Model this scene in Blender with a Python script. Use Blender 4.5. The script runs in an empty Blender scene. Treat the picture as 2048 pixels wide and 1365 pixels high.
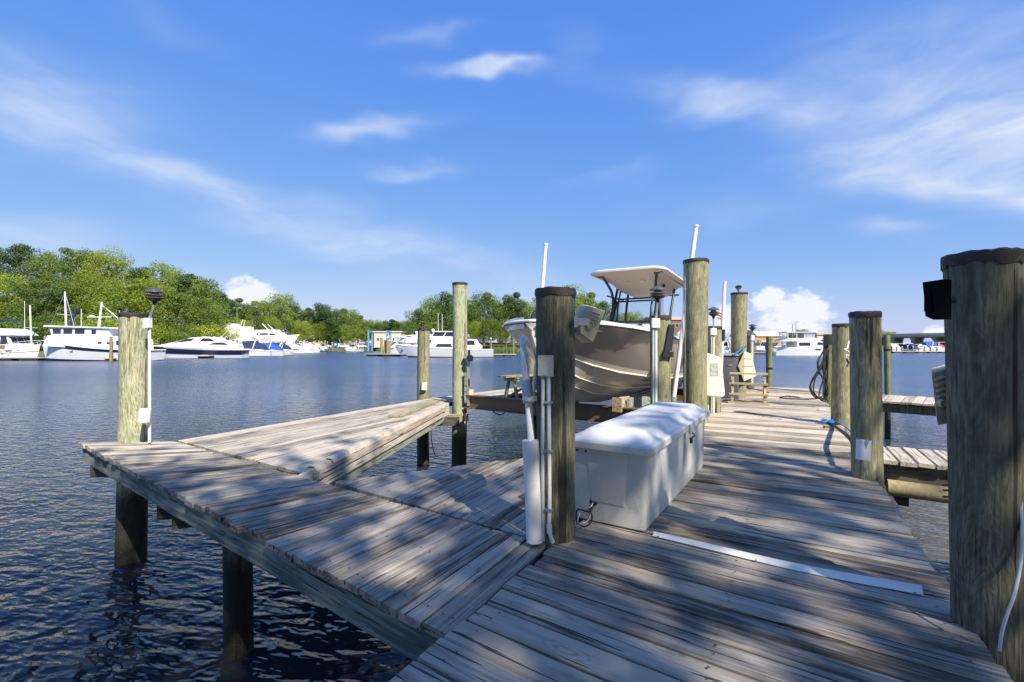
import bpy, bmesh, math, random
from math import sin, cos, tan, pi, radians, sqrt, atan, atan2, exp
from mathutils import Vector, Matrix

random.seed(11)
scene = bpy.context.scene
COL = scene.collection

# ------------------------------------------------------------------ camera
F = 940.0            # focal length of the photograph in its own pixels (2048 wide)
HZ = 690.0           # horizon row
ZD = 1.55            # deck top above the water
ZC = 2.80            # eye above the water
cam_d = bpy.data.cameras.new('camera')
cam = bpy.data.objects.new('camera', cam_d)
COL.objects.link(cam)
cam.location = (0, 0, ZC)
cam.rotation_euler = (radians(90), 0, 0)
cam_d.sensor_width = 36.0
cam_d.lens = F / 2048 * 36.0
cam_d.shift_y = 7.5 / 2048
cam_d.clip_start = 0.05
cam_d.clip_end = 6000
scene.camera = cam

# ------------------------------------------------------------------ light
SUN_EL, SUN_AZ = 43.5, 147.0          # azimuth clockwise from +Y (the view direction)
sd = bpy.data.lights.new('sun', 'SUN')
sd.energy = 5.0
sd.angle = radians(0.53)
sd.color = (1.0, 0.91, 0.76)
sun = bpy.data.objects.new('sun', sd)
COL.objects.link(sun)
sdir = Vector((sin(radians(SUN_AZ)) * cos(radians(SUN_EL)), cos(radians(SUN_AZ)) * cos(radians(SUN_EL)), sin(radians(SUN_EL))))
sun.rotation_euler = (-sdir).to_track_quat('-Z', 'Y').to_euler()
sun.location = (20, -30, 40)

vs = scene.view_settings
vs.view_transform = 'Standard'
vs.look = 'None'
vs.exposure = 0.57
vs.gamma = 1.0
vs.use_curve_mapping = False
scene.render.engine = 'CYCLES'
scene.cycles.use_denoising = True
try:
    scene.cycles.denoiser = 'OPENIMAGEDENOISE'
    scene.cycles.denoising_prefilter = 'ACCURATE'
except Exception:
    pass
scene.cycles.max_bounces = 5
scene.cycles.diffuse_bounces = 2
scene.cycles.glossy_bounces = 3
scene.cycles.use_adaptive_sampling = True
scene.cycles.adaptive_threshold = 0.015
scene.cycles.transparent_max_bounces = 12
scene.cycles.caustics_reflective = False
scene.cycles.caustics_refractive = False
scene.cycles.sample_clamp_indirect = 4.0


# ------------------------------------------------------------------ node DSL
class S:
    """a float or vector socket with arithmetic"""
    def __init__(self, nt, sock):
        self.nt, self.s = nt, sock

    def _m(self, op, b=None, c=None):
        n = self.nt.nodes.new('ShaderNodeMath')
        n.operation = op
        for i, v in enumerate((self, b, c)):
            if v is None:
                continue
            if isinstance(v, S):
                self.nt.links.new(v.s, n.inputs[i])
            else:
                n.inputs[i].default_value = v
        return S(self.nt, n.outputs[0])

    def __add__(self, b): return self._m('ADD', b)
    def __sub__(self, b): return self._m('SUBTRACT', b)
    def __mul__(self, b): return self._m('MULTIPLY', b)
    def __truediv__(self, b): return self._m('DIVIDE', b)
    __radd__ = __add__
    __rmul__ = __mul__
    def __rsub__(self, b): return self._m('MULTIPLY', -1.0)._m('ADD', b)
    def f(self, op, b=None, c=None): return self._m(op, b, c)
    def smooth(self, a, b, lo=0.0, hi=1.0):
        n = self.nt.nodes.new('ShaderNodeMapRange')
        n.interpolation_type = 'SMOOTHSTEP'
        self.nt.links.new(self.s, n.inputs[0])
        for i, v in zip((1, 2, 3, 4), (a, b, lo, hi)):
            n.inputs[i].default_value = v
        return S(self.nt, n.outputs[0])
    def lin(self, a, b, lo=0.0, hi=1.0):
        n = self.nt.nodes.new('ShaderNodeMapRange')
        self.nt.links.new(self.s, n.inputs[0])
        for i, v in zip((1, 2, 3, 4), (a, b, lo, hi)):
            n.inputs[i].default_value = v
        return S(self.nt, n.outputs[0])
    # vector helpers
    def vm(self, op, b=None):
        n = self.nt.nodes.new('ShaderNodeVectorMath')
        n.operation = op
        self.nt.links.new(self.s, n.inputs[0])
        if isinstance(b, S):
            self.nt.links.new(b.s, n.inputs[1])
        elif b is not None:
            if op == 'SCALE':
                n.inputs[3].default_value = b
            else:
                n.inputs[1].default_value = b
        return S(self.nt, n.outputs[0] if op not in ('LENGTH', 'DISTANCE', 'DOT_PRODUCT') else n.outputs[1])
    def xyz(self):
        n = self.nt.nodes.new('ShaderNodeSeparateXYZ')
        self.nt.links.new(self.s, n.inputs[0])
        return [S(self.nt, o) for o in n.outputs]
    def noise(self, scale=1.0, detail=4.0, rough=0.55, dist=0.0, color=False):
        n = self.nt.nodes.new('ShaderNodeTexNoise')
        self.nt.links.new(self.s, n.inputs['Vector'])
        n.inputs['Scale'].default_value = scale
        n.inputs['Detail'].default_value = detail
        n.inputs['Roughness'].default_value = rough
        n.inputs['Distortion'].default_value = dist
        return S(self.nt, n.outputs['Color' if color else 'Fac'])
    def voronoi(self, scale=1.0, out='Distance', rand=1.0):
        n = self.nt.nodes.new('ShaderNodeTexVoronoi')
        self.nt.links.new(self.s, n.inputs['Vector'])
        n.inputs['Scale'].default_value = scale
        n.inputs['Randomness'].default_value = rand
        return S(self.nt, n.outputs[out])
    def ramp(self, stops):
        n = self.nt.nodes.new('ShaderNodeValToRGB')
        self.nt.links.new(self.s, n.inputs[0])
        cr = n.color_ramp
        while len(cr.elements) < len(stops):
            cr.elements.new(0.5)
        for e, (p, c) in zip(cr.elements, stops):
            e.position = p
            e.color = (*c, 1) if len(c) == 3 else c
        return S(self.nt, n.outputs[0])


def vec(nt, x, y, z):
    n = nt.nodes.new('ShaderNodeCombineXYZ')
    for i, v in enumerate((x, y, z)):
        if isinstance(v, S):
            nt.links.new(v.s, n.inputs[i])
        else:
            n.inputs[i].default_value = v
    return S(nt, n.outputs[0])


def mixc(nt, fac, a, b, blend='MIX'):
    n = nt.nodes.new('ShaderNodeMix')
    n.data_type = 'RGBA'
    n.blend_type = blend
    for v, i in ((fac, 0), (a, 6), (b, 7)):
        if isinstance(v, S):
            nt.links.new(v.s, n.inputs[i])
        elif i == 0:
            n.inputs[i].default_value = v
        else:
            n.inputs[i].default_value = (*v, 1) if len(v) == 3 else v
    return S(nt, n.outputs[2])


# ------------------------------------------------------------------ sky
def aze(px, py):
    x = px - 1024.0
    return math.degrees(atan2(x, F)), math.degrees(atan2(HZ - py, sqrt(F * F + x * x)))


def build_world():
    w = bpy.data.worlds.new('World')
    scene.world = w
    w.use_nodes = True
    w.cycles.sampling_method = 'NONE'
    nt = w.node_tree
    nt.nodes.clear()
    out = nt.nodes.new('ShaderNodeOutputWorld')
    bg = nt.nodes.new('ShaderNodeBackground')
    nt.links.new(bg.outputs[0], out.inputs[0])
    bg.inputs[1].default_value = 0.0925
    sky = nt.nodes.new('ShaderNodeTexSky')
    sky.sky_type = 'NISHITA'
    sky.sun_disc = False
    sky.sun_elevation = radians(SUN_EL)
    sky.sun_rotation = radians(SUN_AZ)
    sky.altitude = 0
    sky.air_density = 1.0
    sky.dust_density = 0.35
    sky.ozone_density = 2.2
    tc = nt.nodes.new('ShaderNodeTexCoord')
    d = S(nt, tc.outputs['Generated'])
    x, y, z = d.xyz()
    az = x.f('ARCTAN2', y) * 57.2958
    el = z.f('ARCSINE') * 57.2958
    # one warp field shared by all the cirrus
    wn = vec(nt, az * 0.05, el * 0.11, 1.0).noise(1.0, 3, 0.6, color=True).vm('SUBTRACT', (0.5, 0.5, 0.5))
    wx, wy, _ = wn.xyz()
    A = az + wx * 12.0
    E = el + wy * 8.0
    streaks = [  # px0, py0, px1, py1, half width in degrees, strength: the cirrus of that day, by bearing and height
        (-250, 150, 260, 318, 2.2, .34), (180, 290, 560, 425, 1.8, .34), (420, 390, 1080, 560, 2.4, .30),
        (-100, 140, 320, 225, 2.4, .26),
        (870, 156, 1090, 148, .60, .62), (630, 262, 850, 250, .80, .52), (760, 326, 905, 328, .60, .36), (760, 86, 950, 70, .8, .20),
        (1290, 195, 1640, 232, 1.7, .40), (1560, 225, 2150, 60, 4.6, .34),
        (1580, 345, 1900, 285, 2.0, .36), (1800, 300, 2350, 240, 3.6, .62),
        (1700, 362, 2350, 385, 1.2, .50), (1690, 462, 1840, 470, .8, .32),
        (-250, 480, 190, 500, 1.8, .36)]
    tot = None
    for (x0, y0, x1, y1, wd, k) in streaks:
        a0, e0 = aze(x0, y0)
        a1, e1 = aze(x1, y1)
        L = sqrt((a1 - a0) ** 2 + (e1 - e0) ** 2)
        c, s = (a1 - a0) / L, (e1 - e0) / L
        iu, iv = 1.0 / (L * 0.48), 1.0 / wd
        ca, ce = (a0 + a1) / 2, (e0 + e1) / 2
        # u = (A-ca)*c*iu + (E-ce)*s*iu
        u = A.f('MULTIPLY_ADD', c * iu, E.f('MULTIPLY_ADD', s * iu, -(ca * c + ce * s) * iu))
        v = A.f('MULTIPLY_ADD', -s * iv, E.f('MULTIPLY_ADD', c * iv, (ca * s - ce * c) * iv))
        b = u.f('MULTIPLY_ADD', u, v * v).f('MULTIPLY', -1.0).f('EXPONENT')
        tot = b * k if tot is None else b.f('MULTIPLY_ADD', k, tot)
    fine = vec(nt, A * 0.12, E * 0.38, 9.0).noise(1.0, 4, 0.55)
    gen = vec(nt, A * 0.035, E * 0.10, 4.0).noise(1.0, 2, 0.5).smooth(0.56, 0.78) * 0.16
    cir = (tot + gen) * fine.lin(0.28, 0.72, 0.35, 1.35)
    # low cumulus on the horizon
    cn = vec(nt, az * 0.5, el * 0.75, 2.0).noise(1.0, 3, 0.6)
    cum = None
    for (px, py, ra, rb) in ((500, 592, 3.2, 2.1), (455, 622, 3.0, 1.2), (1588, 632, 3.9, 3.2), (1540, 600, 2.2, 1.6), (1455, 640, 2.6, 2.0), (1885, 668, 1.5, 1.0), (2300, 640, 5, 3), (-500, 600, 6, 3)):
        a0, e0 = aze(px, py)
        u = (az - a0) * (1 / ra)
        v = (el - e0) * (1 / rb)
        m = 1.0 - (u * u + v * v)
        cum = m if cum is None else cum.f('MAXIMUM', m)
    cumd = (cum + (cn - 0.5) * 2.6).smooth(0.02, 0.75)
    haze = el.smooth(9.0, -1.0) * 0.25
    dens = (cir.f('MINIMUM', 0.93)).f('MAXIMUM', 0.0)
    skyc = S(nt, sky.outputs[0])
    sr, sg, sb = skyc.xyz()
    # the day's deep, even blue: the clear sky with its horizon glare held back
    c1 = vec(nt, sr.f('POWER', 0.87) * 0.86, sg.f('POWER', 0.54) * 1.66, sb.f('POWER', 0.12) * 5.3)
    c1 = mixc(nt, haze, c1, (4.6, 5.4, 6.6))
    c2 = mixc(nt, dens, c1, (6.4, 6.8, 7.4))
    c3 = mixc(nt, cumd * 0.9, c2, (7.0, 7.2, 7.5))
    nt.links.new(c3.s, bg.inputs[0])


build_world()


# ------------------------------------------------------------------ layout helpers
def D(px, py, z=ZD):
    """point of the level plane z that the photograph shows at this pixel (used for the plan only)"""
    Y = (ZC - z) * F / (py - HZ)
    return Vector(((px - 1024.0) * Y / F, Y, z))


def at(px, py, Y):
    return Vector(((px - 1024.0) * Y / F, Y, ZC - (py - HZ) * Y / F))


AX = radians(30.5)
U = Vector((sin(AX), cos(AX), 0))      # along the main pier, away from the shore
NR = Vector((cos(AX), -sin(AX), 0))    # to its right
O0 = Vector((-0.272, 2.026, 0))


def pier(s, t, z=ZD):
    p = O0 + U * s + NR * t
    return Vector((p.x, p.y, z))


# ------------------------------------------------------------------ mesh builder
class MB:
    def __init__(self):
        self.v, self.f = [], []

    def add(self, vs, fs):
        b = len(self.v)
        self.v += [tuple(p) for p in vs]
        self.f += [tuple(b + i for i in f) for f in fs]
        return self

    def box(self, c, s, m=None):
        x, y, z = s[0] / 2, s[1] / 2, s[2] / 2
        vs = [Vector((i * x, j * y, k * z)) for i in (-1, 1) for j in (-1, 1) for k in (-1, 1)]
        if m is not None:
            vs = [m @ p for p in vs]
        c = Vector(c)
        vs = [p + c for p in vs]
        return self.add(vs, [(0, 1, 3, 2), (4, 6, 7, 5), (0, 4, 5, 1), (2, 3, 7, 6), (0, 2, 6, 4), (1, 5, 7, 3)])

    def beam(self, a, b, w, h, up=(0, 0, 1)):
        """a bar from a to b (centre line), w wide, h high"""
        a, b = Vector(a), Vector(b)
        d = (b - a)
        L = d.length
        d.normalize()
        up = Vector(up)
        if abs(d.dot(up)) > 0.98:
            up = Vector((1, 0, 0))
        y = up.cross(d).normalized()
        z = d.cross(y)
        m = Matrix((d, y, z)).transposed()
        return self.box((a + b) / 2, (L, w, h), m)

    def rings(self, rings, cap0=True, cap1=True, closed=True):
        n = len(rings[0])
        vs = [p for r in rings for p in r]
        fs = []
        for i in range(len(rings) - 1):
            for j in range(n if closed else n - 1):
                k = (j + 1) % n
                fs.append((i * n + j, i * n + k, (i + 1) * n + k, (i + 1) * n + j))
        if cap0:
            fs.append(tuple(range(n))[::-1])
        if cap1:
            fs.append(tuple((len(rings) - 1) * n + j for j in range(n)))
        return self.add(vs, fs)

    def tube(self, pts, r, seg=8, caps=True):
        pts = [Vector(p) for p in pts]
        if not isinstance(r, (list, tuple)):
            r = [r] * len(pts)
        rings = []
        ref = None
        for i, p in enumerate(pts):
            if i == 0:
                d = pts[1] - pts[0]
            elif i == len(pts) - 1:
                d = pts[-1] - pts[-2]
            else:
                d = (pts[i + 1] - p).normalized() + (p - pts[i - 1]).normalized()
            d.normalize()
            if ref is None:
                ref = Vector((1, 0, 0)) if abs(d.x) < 0.8 else Vector((0, 1, 0))
            a = (ref - d * ref.dot(d)).normalized()
            ref = a
            b = d.cross(a)
            rings.append([p + (a * cos(2 * pi * k / seg) + b * sin(2 * pi * k / seg)) * r[i] for k in range(seg)])
        return self.rings(rings, caps, caps)

    def lathe(self, prof, seg=16, c=(0, 0, 0), cap0=True, cap1=True):
        c = Vector(c)
        rings = [[c + Vector((r * cos(2 * pi * k / seg), r * sin(2 * pi * k / seg), z)) for k in range(seg)] for r, z in prof]
        return self.rings(rings, cap0, cap1)

    def prism(self, pts, z0, z1):
        n = len(pts)
        vs = [Vector((p[0], p[1], z0)) for p in pts] + [Vector((p[0], p[1], z1)) for p in pts]
        fs = [tuple(range(n))[::-1], tuple(range(n, 2 * n))]
        fs += [(i, (i + 1) % n, n + (i + 1) % n, n + i) for i in range(n)]
        return self.add(vs, fs)

    def side(self, prof, y0, y1, k=0.0):
        """profile in x,z drawn across from y0 to y1; upper points pulled in by k per metre of height"""
        n = len(prof)
        zb = min(p[1] for p in prof)
        s = 1 if y1 > y0 else -1
        vs = [Vector((p[0], y0 + s * k * (p[1] - zb), p[1])) for p in prof] + [Vector((p[0], y1 - s * k * (p[1] - zb), p[1])) for p in prof]
        fs = [tuple(range(n))[::-1], tuple(range(n, 2 * n))]
        fs += [(i, (i + 1) % n, n + (i + 1) % n, n + i) for i in range(n)]
        return self.add(vs, fs)

    def quad(self, *p):
        return self.add(p, [tuple(range(len(p)))])

    def build(self, name, mat=None, parent=None, smooth=0, fix=True, loc=None):
        me = bpy.data.meshes.new(name)
        me.from_pydata(self.v, [], self.f)
        if fix:
            bm = bmesh.new()
            bm.from_mesh(me)
            bmesh.ops.recalc_face_normals(bm, faces=bm.faces)
            bm.to_mesh(me)
            bm.free()
        if smooth:
            for p in me.polygons:
                p.use_smooth = True
            me.set_sharp_from_angle(angle=radians(smooth))
        me.update()
        if mat is not None:
            me.materials.append(mat)
        return link(name, me, parent, loc)


def link(name, data, parent=None, loc=None):
    o = bpy.data.objects.new(name, data)
    COL.objects.link(o)
    if parent is not None:
        o.parent = parent
    if loc is not None:
        o.location = loc
    return o


def tag(o, label=None, cat=None, group=None, kind=None):
    if label:
        o['label'] = label
    if cat:
        o['category'] = cat
    if group:
        o['group'] = group
    if kind:
        o['kind'] = kind
    return o


def thing(name, label, cat, loc=(0, 0, 0), rz=0.0, group=None):
    o = bpy.data.objects.new(name, None)
    COL.objects.link(o)
    o.location = loc
    o.rotation_euler = (0, 0, rz)
    o.empty_display_size = 0.1
    return tag(o, label, cat, group)


def nest(t, table):
    """hang parts of a thing under the part they belong to (all share the thing's own axes)"""
    kids = list(t.children)
    stem = lambda o: o.name.split('.')[0]
    for host, names in table.items():
        h = next((k for k in kids if stem(k) == host), None)
        if h:
            for k in kids:
                if stem(k) in names:
                    k.parent = h


def copy_tree(o, parent=None):
    c = o.copy()
    COL.objects.link(c)
    c.parent = parent
    for ch in list(o.children):
        copy_tree(ch, c)
    return c


ORD = ['first', 'second', 'third', 'fourth', 'fifth', 'sixth', 'seventh', 'eighth', 'ninth', 'tenth', 'eleventh', 'twelfth', 'thirteenth', 'fourteenth', 'fifteenth', 'sixteenth', 'seventeenth', 'eighteenth', 'nineteenth', 'twentieth', 'twenty-first', 'twenty-second', 'twenty-third', 'twenty-fourth']


# ------------------------------------------------------------------ materials
def new_mat(name):
    m = bpy.data.materials.new(name)
    m.use_nodes = True
    nt = m.node_tree
    b = nt.nodes['Principled BSDF']
    return m, nt, b


def setp(b, col=None, rough=None, metal=None, spec=None, **kw):
    if col is not None:
        if isinstance(col, S):
            col.nt.links.new(col.s, b.inputs['Base Color'])
        else:
            b.inputs['Base Color'].default_value = (*col, 1)
    for key, v in (('Roughness', rough), ('Metallic', metal), ('Specular IOR Level', spec)):
        if v is None:
            continue
        if isinstance(v, S):
            v.nt.links.new(v.s, b.inputs[key])
        else:
            b.inputs[key].default_value = v
    for k, v in kw.items():
        b.inputs[k].default_value = v


def bump(nt, b, h, strength=0.5, dist=0.01):
    n = nt.nodes.new('ShaderNodeBump')
    n.inputs['Strength'].default_value = strength
    n.inputs['Distance'].default_value = dist
    nt.links.new(h.s, n.inputs['Height'])
    nt.links.new(n.outputs[0], b.inputs['Normal'])


def objco(nt, rnd=37.0):
    tc = nt.nodes.new('ShaderNodeTexCoord')
    oi = nt.nodes.new('ShaderNodeObjectInfo')
    r = S(nt, oi.outputs['Random'])
    co = S(nt, tc.outputs['Object'])
    off = vec(nt, r * rnd, r * rnd * 1.7, r * rnd * 0.6)
    return co.vm('ADD', off), r, co


def plain(name, col, rough=0.5, metal=0.0, var=0.10, scale=3.0, dirt=None, dirt_amt=0.3, spec=0.5, bumpy=0.0):
    """paint, plastic, metal: slightly uneven colour, optional grime"""
    m, nt, b = new_mat(name)
    co, r, _ = objco(nt)
    n = co.noise(scale, 5, 0.6)
    dark = tuple(c * (1 - var) for c in col)
    lite = tuple(min(1, c * (1 + var)) for c in col)
    c = n.ramp([(0.3, dark), (0.7, lite)])
    if dirt:
        g = co.noise(scale * 2.3, 6, 0.7).smooth(0.52, 0.72) * dirt_amt
        c = mixc(nt, g, c, dirt)
    rg = n.lin(0.3, 0.7, rough * 0.85, min(1, rough * 1.2))
    setp(b, c, rg, metal, spec)
    if bumpy:
        bump(nt, b, co.noise(scale * 14, 3, 0.6), 0.4, bumpy)
    return m


def wood(name, dark, mid, lite, warm=(0.36, 0.26, 0.16), warm_amt=0.3, axis=0, rough=0.85, tone=0.3, scale=1.0, green=0.0):
    """weathered timber, grain along the object's own x (axis 0) or z (axis 2)"""
    m, nt, b = new_mat(name)
    co, r, raw = objco(nt)
    if axis == 0:
        g1, g2, g3, g4 = (1.5, 24, 30), (3.0, 80, 60), (1.3, 34, 30), (1.8, 5.0, 5.0)
    else:
        g1, g2, g3, g4 = (26, 26, 0.9), (130, 130, 3.2), (62, 62, 0.55), (5.0, 5.0, 1.5)
    k = scale
    grain = co.vm('MULTIPLY', tuple(v * k for v in g1)).noise(1.0, 4, 0.6, 0.6)
    fine = co.vm('MULTIPLY', tuple(v * k for v in g2)).noise(1.0, 2, 0.6)
    crk = co.vm('MULTIPLY', tuple(v * k for v in g3)).noise(1.0, 3, 0.55, 0.5)
    blot = co.vm('MULTIPLY', g4).noise(1.0, 4, 0.6)
    mixv = grain * 0.42 + fine * 0.26 + blot * 0.32 + (r - 0.5) * 0.20
    c = mixv.ramp([(0.36, dark), (0.45, mid), (0.57, lite)])
    w = (blot.smooth(0.50, 0.72) * 0.75 + r.smooth(0.55, 1.0) * 0.4) * warm_amt
    c = mixc(nt, w, c, warm)
    bl2 = co.vm('MULTIPLY', tuple(v * 0.8 for v in g4)).vm('ADD', (7, 3, 5)).noise(1.0, 6, 0.65).smooth(0.55, 0.75) * 0.45
    c = mixc(nt, bl2, c, tuple(v * 0.8 for v in dark))
    if green:
        gr = co.vm('ADD', (3, 9, 1)).noise(1.6, 4, 0.6).smooth(0.48, 0.7) * green
        c = mixc(nt, gr, c, (0.13, 0.16, 0.07))
    # open checks along the grain, and knots
    line = crk.smooth(0.385, 0.36)
    kn = co.vm('MULTIPLY', (1.1, 3.4, 1.0) if axis == 0 else (3.4, 3.4, 1.1)).voronoi(1.0)
    knot = kn.smooth(0.085, 0.03)
    ring = (kn * 130.0 + grain * 5).f('SINE').smooth(-0.2, 1.0) * kn.smooth(0.2, 0.06)
    dk = (line * 0.92 + knot * 0.6 + ring * 0.35).f('MINIMUM', 0.92)
    c = mixc(nt, dk, c, (0.035, 0.03, 0.026))
    setp(b, c, rough, 0, 0.25)
    h = grain * 0.5 + fine * 0.45 - line * 0.9 - knot * 0.4
    bump(nt, b, h, 0.75, 0.006)
    return m


def pile_mat(name, base, pale, green, gamt, swirl=0.05):
    """round treated piling: swirled figure, green algae, dark tide band"""
    m, nt, b = new_mat(name)
    co, r, raw = objco(nt)
    geo = nt.nodes.new('ShaderNodeNewGeometry')
    px, py, pz = S(nt, geo.outputs['Position']).xyz()
    fig = co.vm('MULTIPLY', (5.5, 5.5, 0.8)).noise(1.0, 4, 0.6, 1.2)
    cont = (fig * 95.0).f('SINE') * 0.5 + 0.5
    fine = co.vm('MULTIPLY', (90, 90, 5)).noise(1.0, 4, 0.65)
    blot = co.vm('MULTIPLY', (3.0, 3.0, 1.0)).noise(1.0, 5, 0.6)
    mott = co.vm('MULTIPLY', (26, 26, 8)).noise(1.0, 5, 0.7)
    v = cont * swirl + fine * 0.42 + blot * 0.26 + mott * 0.36 + (0.0 - swirl * 0.5)
    c = v.ramp([(0.40, tuple(x * 0.38 for x in base)), (0.51, base), (0.64, pale)])
    gg = (blot * 0.5 + co.vm('ADD', (5, 2, 8)).noise(2.3, 5, 0.6) * 0.5).smooth(0.44, 0.62) * gamt
    c = mixc(nt, gg, c, green)
    crk = co.vm('MULTIPLY', (15, 15, 0.35)).noise(1.0, 3, 0.55, 0.4).smooth(0.375, 0.35)
    kn = co.vm('MULTIPLY', (5, 5, 2.2)).voronoi(1.0).smooth(0.09, 0.05)
    c = mixc(nt, (crk * 0.85 + kn * 0.6).f('MINIMUM', 0.9), c, (0.03, 0.026, 0.02))
    edge = pz + (blot - 0.5) * 0.5 + (mott - 0.5) * 0.2
    wet = edge.smooth(1.02, 0.72)
    low = edge.smooth(0.42, 0.18)
    bar = (co.vm('MULTIPLY', (60, 60, 40)).noise(1.0, 3, 0.6)).smooth(0.58, 0.70) * low * 0.5
    wc = mixc(nt, bar, (0.028, 0.025, 0.018), (0.22, 0.20, 0.16))
    c = mixc(nt, wet * 0.93, c, wc)
    setp(b, c, wet.lin(0, 1, 0.85, 0.55), 0, 0.3)
    bump(nt, b, fine * 0.5 + cont * 0.15 + mott * 0.5 - crk * 1.4, 0.8, 0.008)
    return m


MAT = {}
MAT['deck'] = wood('weathered_shaded_deck_wood', (0.075, 0.063, 0.050), (0.24, 0.21, 0.172), (0.44, 0.395, 0.33), warm=(0.32, 0.235, 0.145), warm_amt=0.55)  # darker copy for the foreground boards, their shade set into the colour
MAT['deck_sunlit'] = wood('sunlit_pale_deck_wood', (0.17, 0.145, 0.115), (0.41, 0.36, 0.295), (0.58, 0.52, 0.43), warm=(0.47, 0.36, 0.23), warm_amt=0.4)  # paler copy for the sunlit boards, the sun set into the colour
MAT['rim'] = wood('grey_green_treated_beam', (0.12, 0.14, 0.12), (0.25, 0.285, 0.25), (0.38, 0.41, 0.36), warm=(0.27, 0.25, 0.13), warm_amt=0.35)
MAT['dark_beam'] = wood('dark_grey_brown_beam', (0.03, 0.028, 0.024), (0.075, 0.07, 0.06), (0.13, 0.12, 0.10), warm=(0.10, 0.09, 0.05))  # darker timber for the stringers and cross beams
MAT['tan'] = wood('tan_lumber', (0.22, 0.17, 0.11), (0.42, 0.34, 0.23), (0.56, 0.47, 0.34), warm=(0.40, 0.30, 0.16))
MAT['trim'] = wood('pale_trim_board', (0.27, 0.22, 0.17), (0.50, 0.43, 0.36), (0.66, 0.60, 0.52), warm=(0.5, 0.38, 0.3))
MAT['mossy'] = wood('mossy_lumber', (0.13, 0.12, 0.07), (0.27, 0.25, 0.16), (0.40, 0.36, 0.25), warm=(0.30, 0.26, 0.10), green=0.6)
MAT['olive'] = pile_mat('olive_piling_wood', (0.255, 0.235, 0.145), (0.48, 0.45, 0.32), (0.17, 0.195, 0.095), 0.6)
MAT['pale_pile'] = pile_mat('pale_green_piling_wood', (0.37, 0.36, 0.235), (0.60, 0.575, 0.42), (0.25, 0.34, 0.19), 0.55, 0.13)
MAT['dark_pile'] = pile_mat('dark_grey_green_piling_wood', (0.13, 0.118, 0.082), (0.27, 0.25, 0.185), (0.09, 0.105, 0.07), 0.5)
MAT['green_pile'] = pile_mat('mossy_green_piling_wood', (0.20, 0.19, 0.085), (0.36, 0.35, 0.18), (0.13, 0.17, 0.06), 0.7)
MAT['cap'] = plain('black_tar_cap', (0.035, 0.030, 0.028), 0.6, var=0.5, scale=14, dirt=(0.13, 0.085, 0.06), dirt_amt=0.6, bumpy=0.01)
MAT['pvc'] = plain('white_pvc', (0.80, 0.79, 0.75), 0.35, var=0.04, scale=5, dirt=(0.48, 0.46, 0.40), dirt_amt=0.35)
MAT['grey_pvc'] = plain('grey_conduit', (0.50, 0.53, 0.54), 0.45, var=0.12, scale=9, dirt=(0.25, 0.25, 0.24), dirt_amt=0.4)
MAT['galv'] = plain('galvanised_metal', (0.46, 0.48, 0.50), 0.4, 0.7, var=0.2, scale=14, dirt=(0.20, 0.19, 0.17), dirt_amt=0.5)
MAT['black'] = plain('black_plastic', (0.018, 0.019, 0.021), 0.4, var=0.25, scale=8, dirt=(0.06, 0.06, 0.06), dirt_amt=0.4)
MAT['rubber'] = plain('black_rubber', (0.02, 0.021, 0.023), 0.6, var=0.2)
MAT['rust'] = plain('rusty_steel', (0.16, 0.085, 0.05), 0.8, 0.2, var=0.35, scale=20)
MAT['bronze'] = plain('brown_painted_beam', (0.17, 0.105, 0.06), 0.55, 0.0, var=0.2, scale=3, dirt=(0.09, 0.06, 0.04), dirt_amt=0.5)
MAT['beige'] = plain('beige_moulded_plastic', (0.66, 0.565, 0.385), 0.5, var=0.08, scale=4, dirt=(0.34, 0.29, 0.19), dirt_amt=0.45)
MAT['cream'] = plain('cream_moulded_plastic', (0.74, 0.69, 0.57), 0.45, var=0.05, scale=4, dirt=(0.5, 0.44, 0.33), dirt_amt=0.3)
MAT['chest'] = plain('white_fibreglass_chest', (0.72, 0.715, 0.68), 0.42, var=0.05, scale=5, dirt=(0.36, 0.35, 0.31), dirt_amt=0.35, bumpy=0.0008)
MAT['chest_dirty'] = plain('grimy_white_fibreglass', (0.66, 0.65, 0.61), 0.48, var=0.08, scale=3.0, dirt=(0.30, 0.29, 0.24), dirt_amt=0.5, bumpy=0.0008)
MAT['gel'] = plain('white_gelcoat', (0.80, 0.80, 0.78), 0.18, var=0.02, scale=1.0, dirt=(0.6, 0.58, 0.52), dirt_amt=0.15)
MAT['hull_taupe'] = plain('taupe_gelcoat', (0.40, 0.345, 0.31), 0.16, var=0.04, scale=0.8)
MAT['hull_cream'] = plain('cream_gelcoat', (0.82, 0.77, 0.66), 0.22, var=0.04, scale=1.2, dirt=(0.45, 0.40, 0.28), dirt_amt=0.3)
MAT['top_under'] = plain('beige_hardtop_liner', (0.56, 0.43, 0.325), 0.4, var=0.04, scale=2)
MAT['navy'] = plain('navy_gelcoat', (0.012, 0.02, 0.06), 0.2, var=0.1)
MAT['window'] = plain('dark_boat_window', (0.02, 0.024, 0.03), 0.08, var=0.2, spec=0.8)
MAT['bluecanvas'] = plain('blue_canvas', (0.025, 0.10, 0.45), 0.8, var=0.15)
MAT['navycanvas'] = plain('navy_canvas', (0.02, 0.035, 0.12), 0.85, var=0.2)
MAT['redcanvas'] = plain('red_canvas', (0.42, 0.06, 0.05), 0.85, var=0.15)
MAT['bluerope'] = plain('blue_rope', (0.03, 0.22, 0.50), 0.8, var=0.3, scale=60)
MAT['teak'] = plain('varnished_teak', (0.32, 0.16, 0.06), 0.4, var=0.2, scale=6)
MAT['dockgrey'] = plain('grey_floating_dock', (0.42, 0.40, 0.36), 0.8, var=0.12, scale=1.5)
MAT['darkfloat'] = plain('black_dock_float', (0.03, 0.03, 0.03), 0.7, var=0.3)
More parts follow.
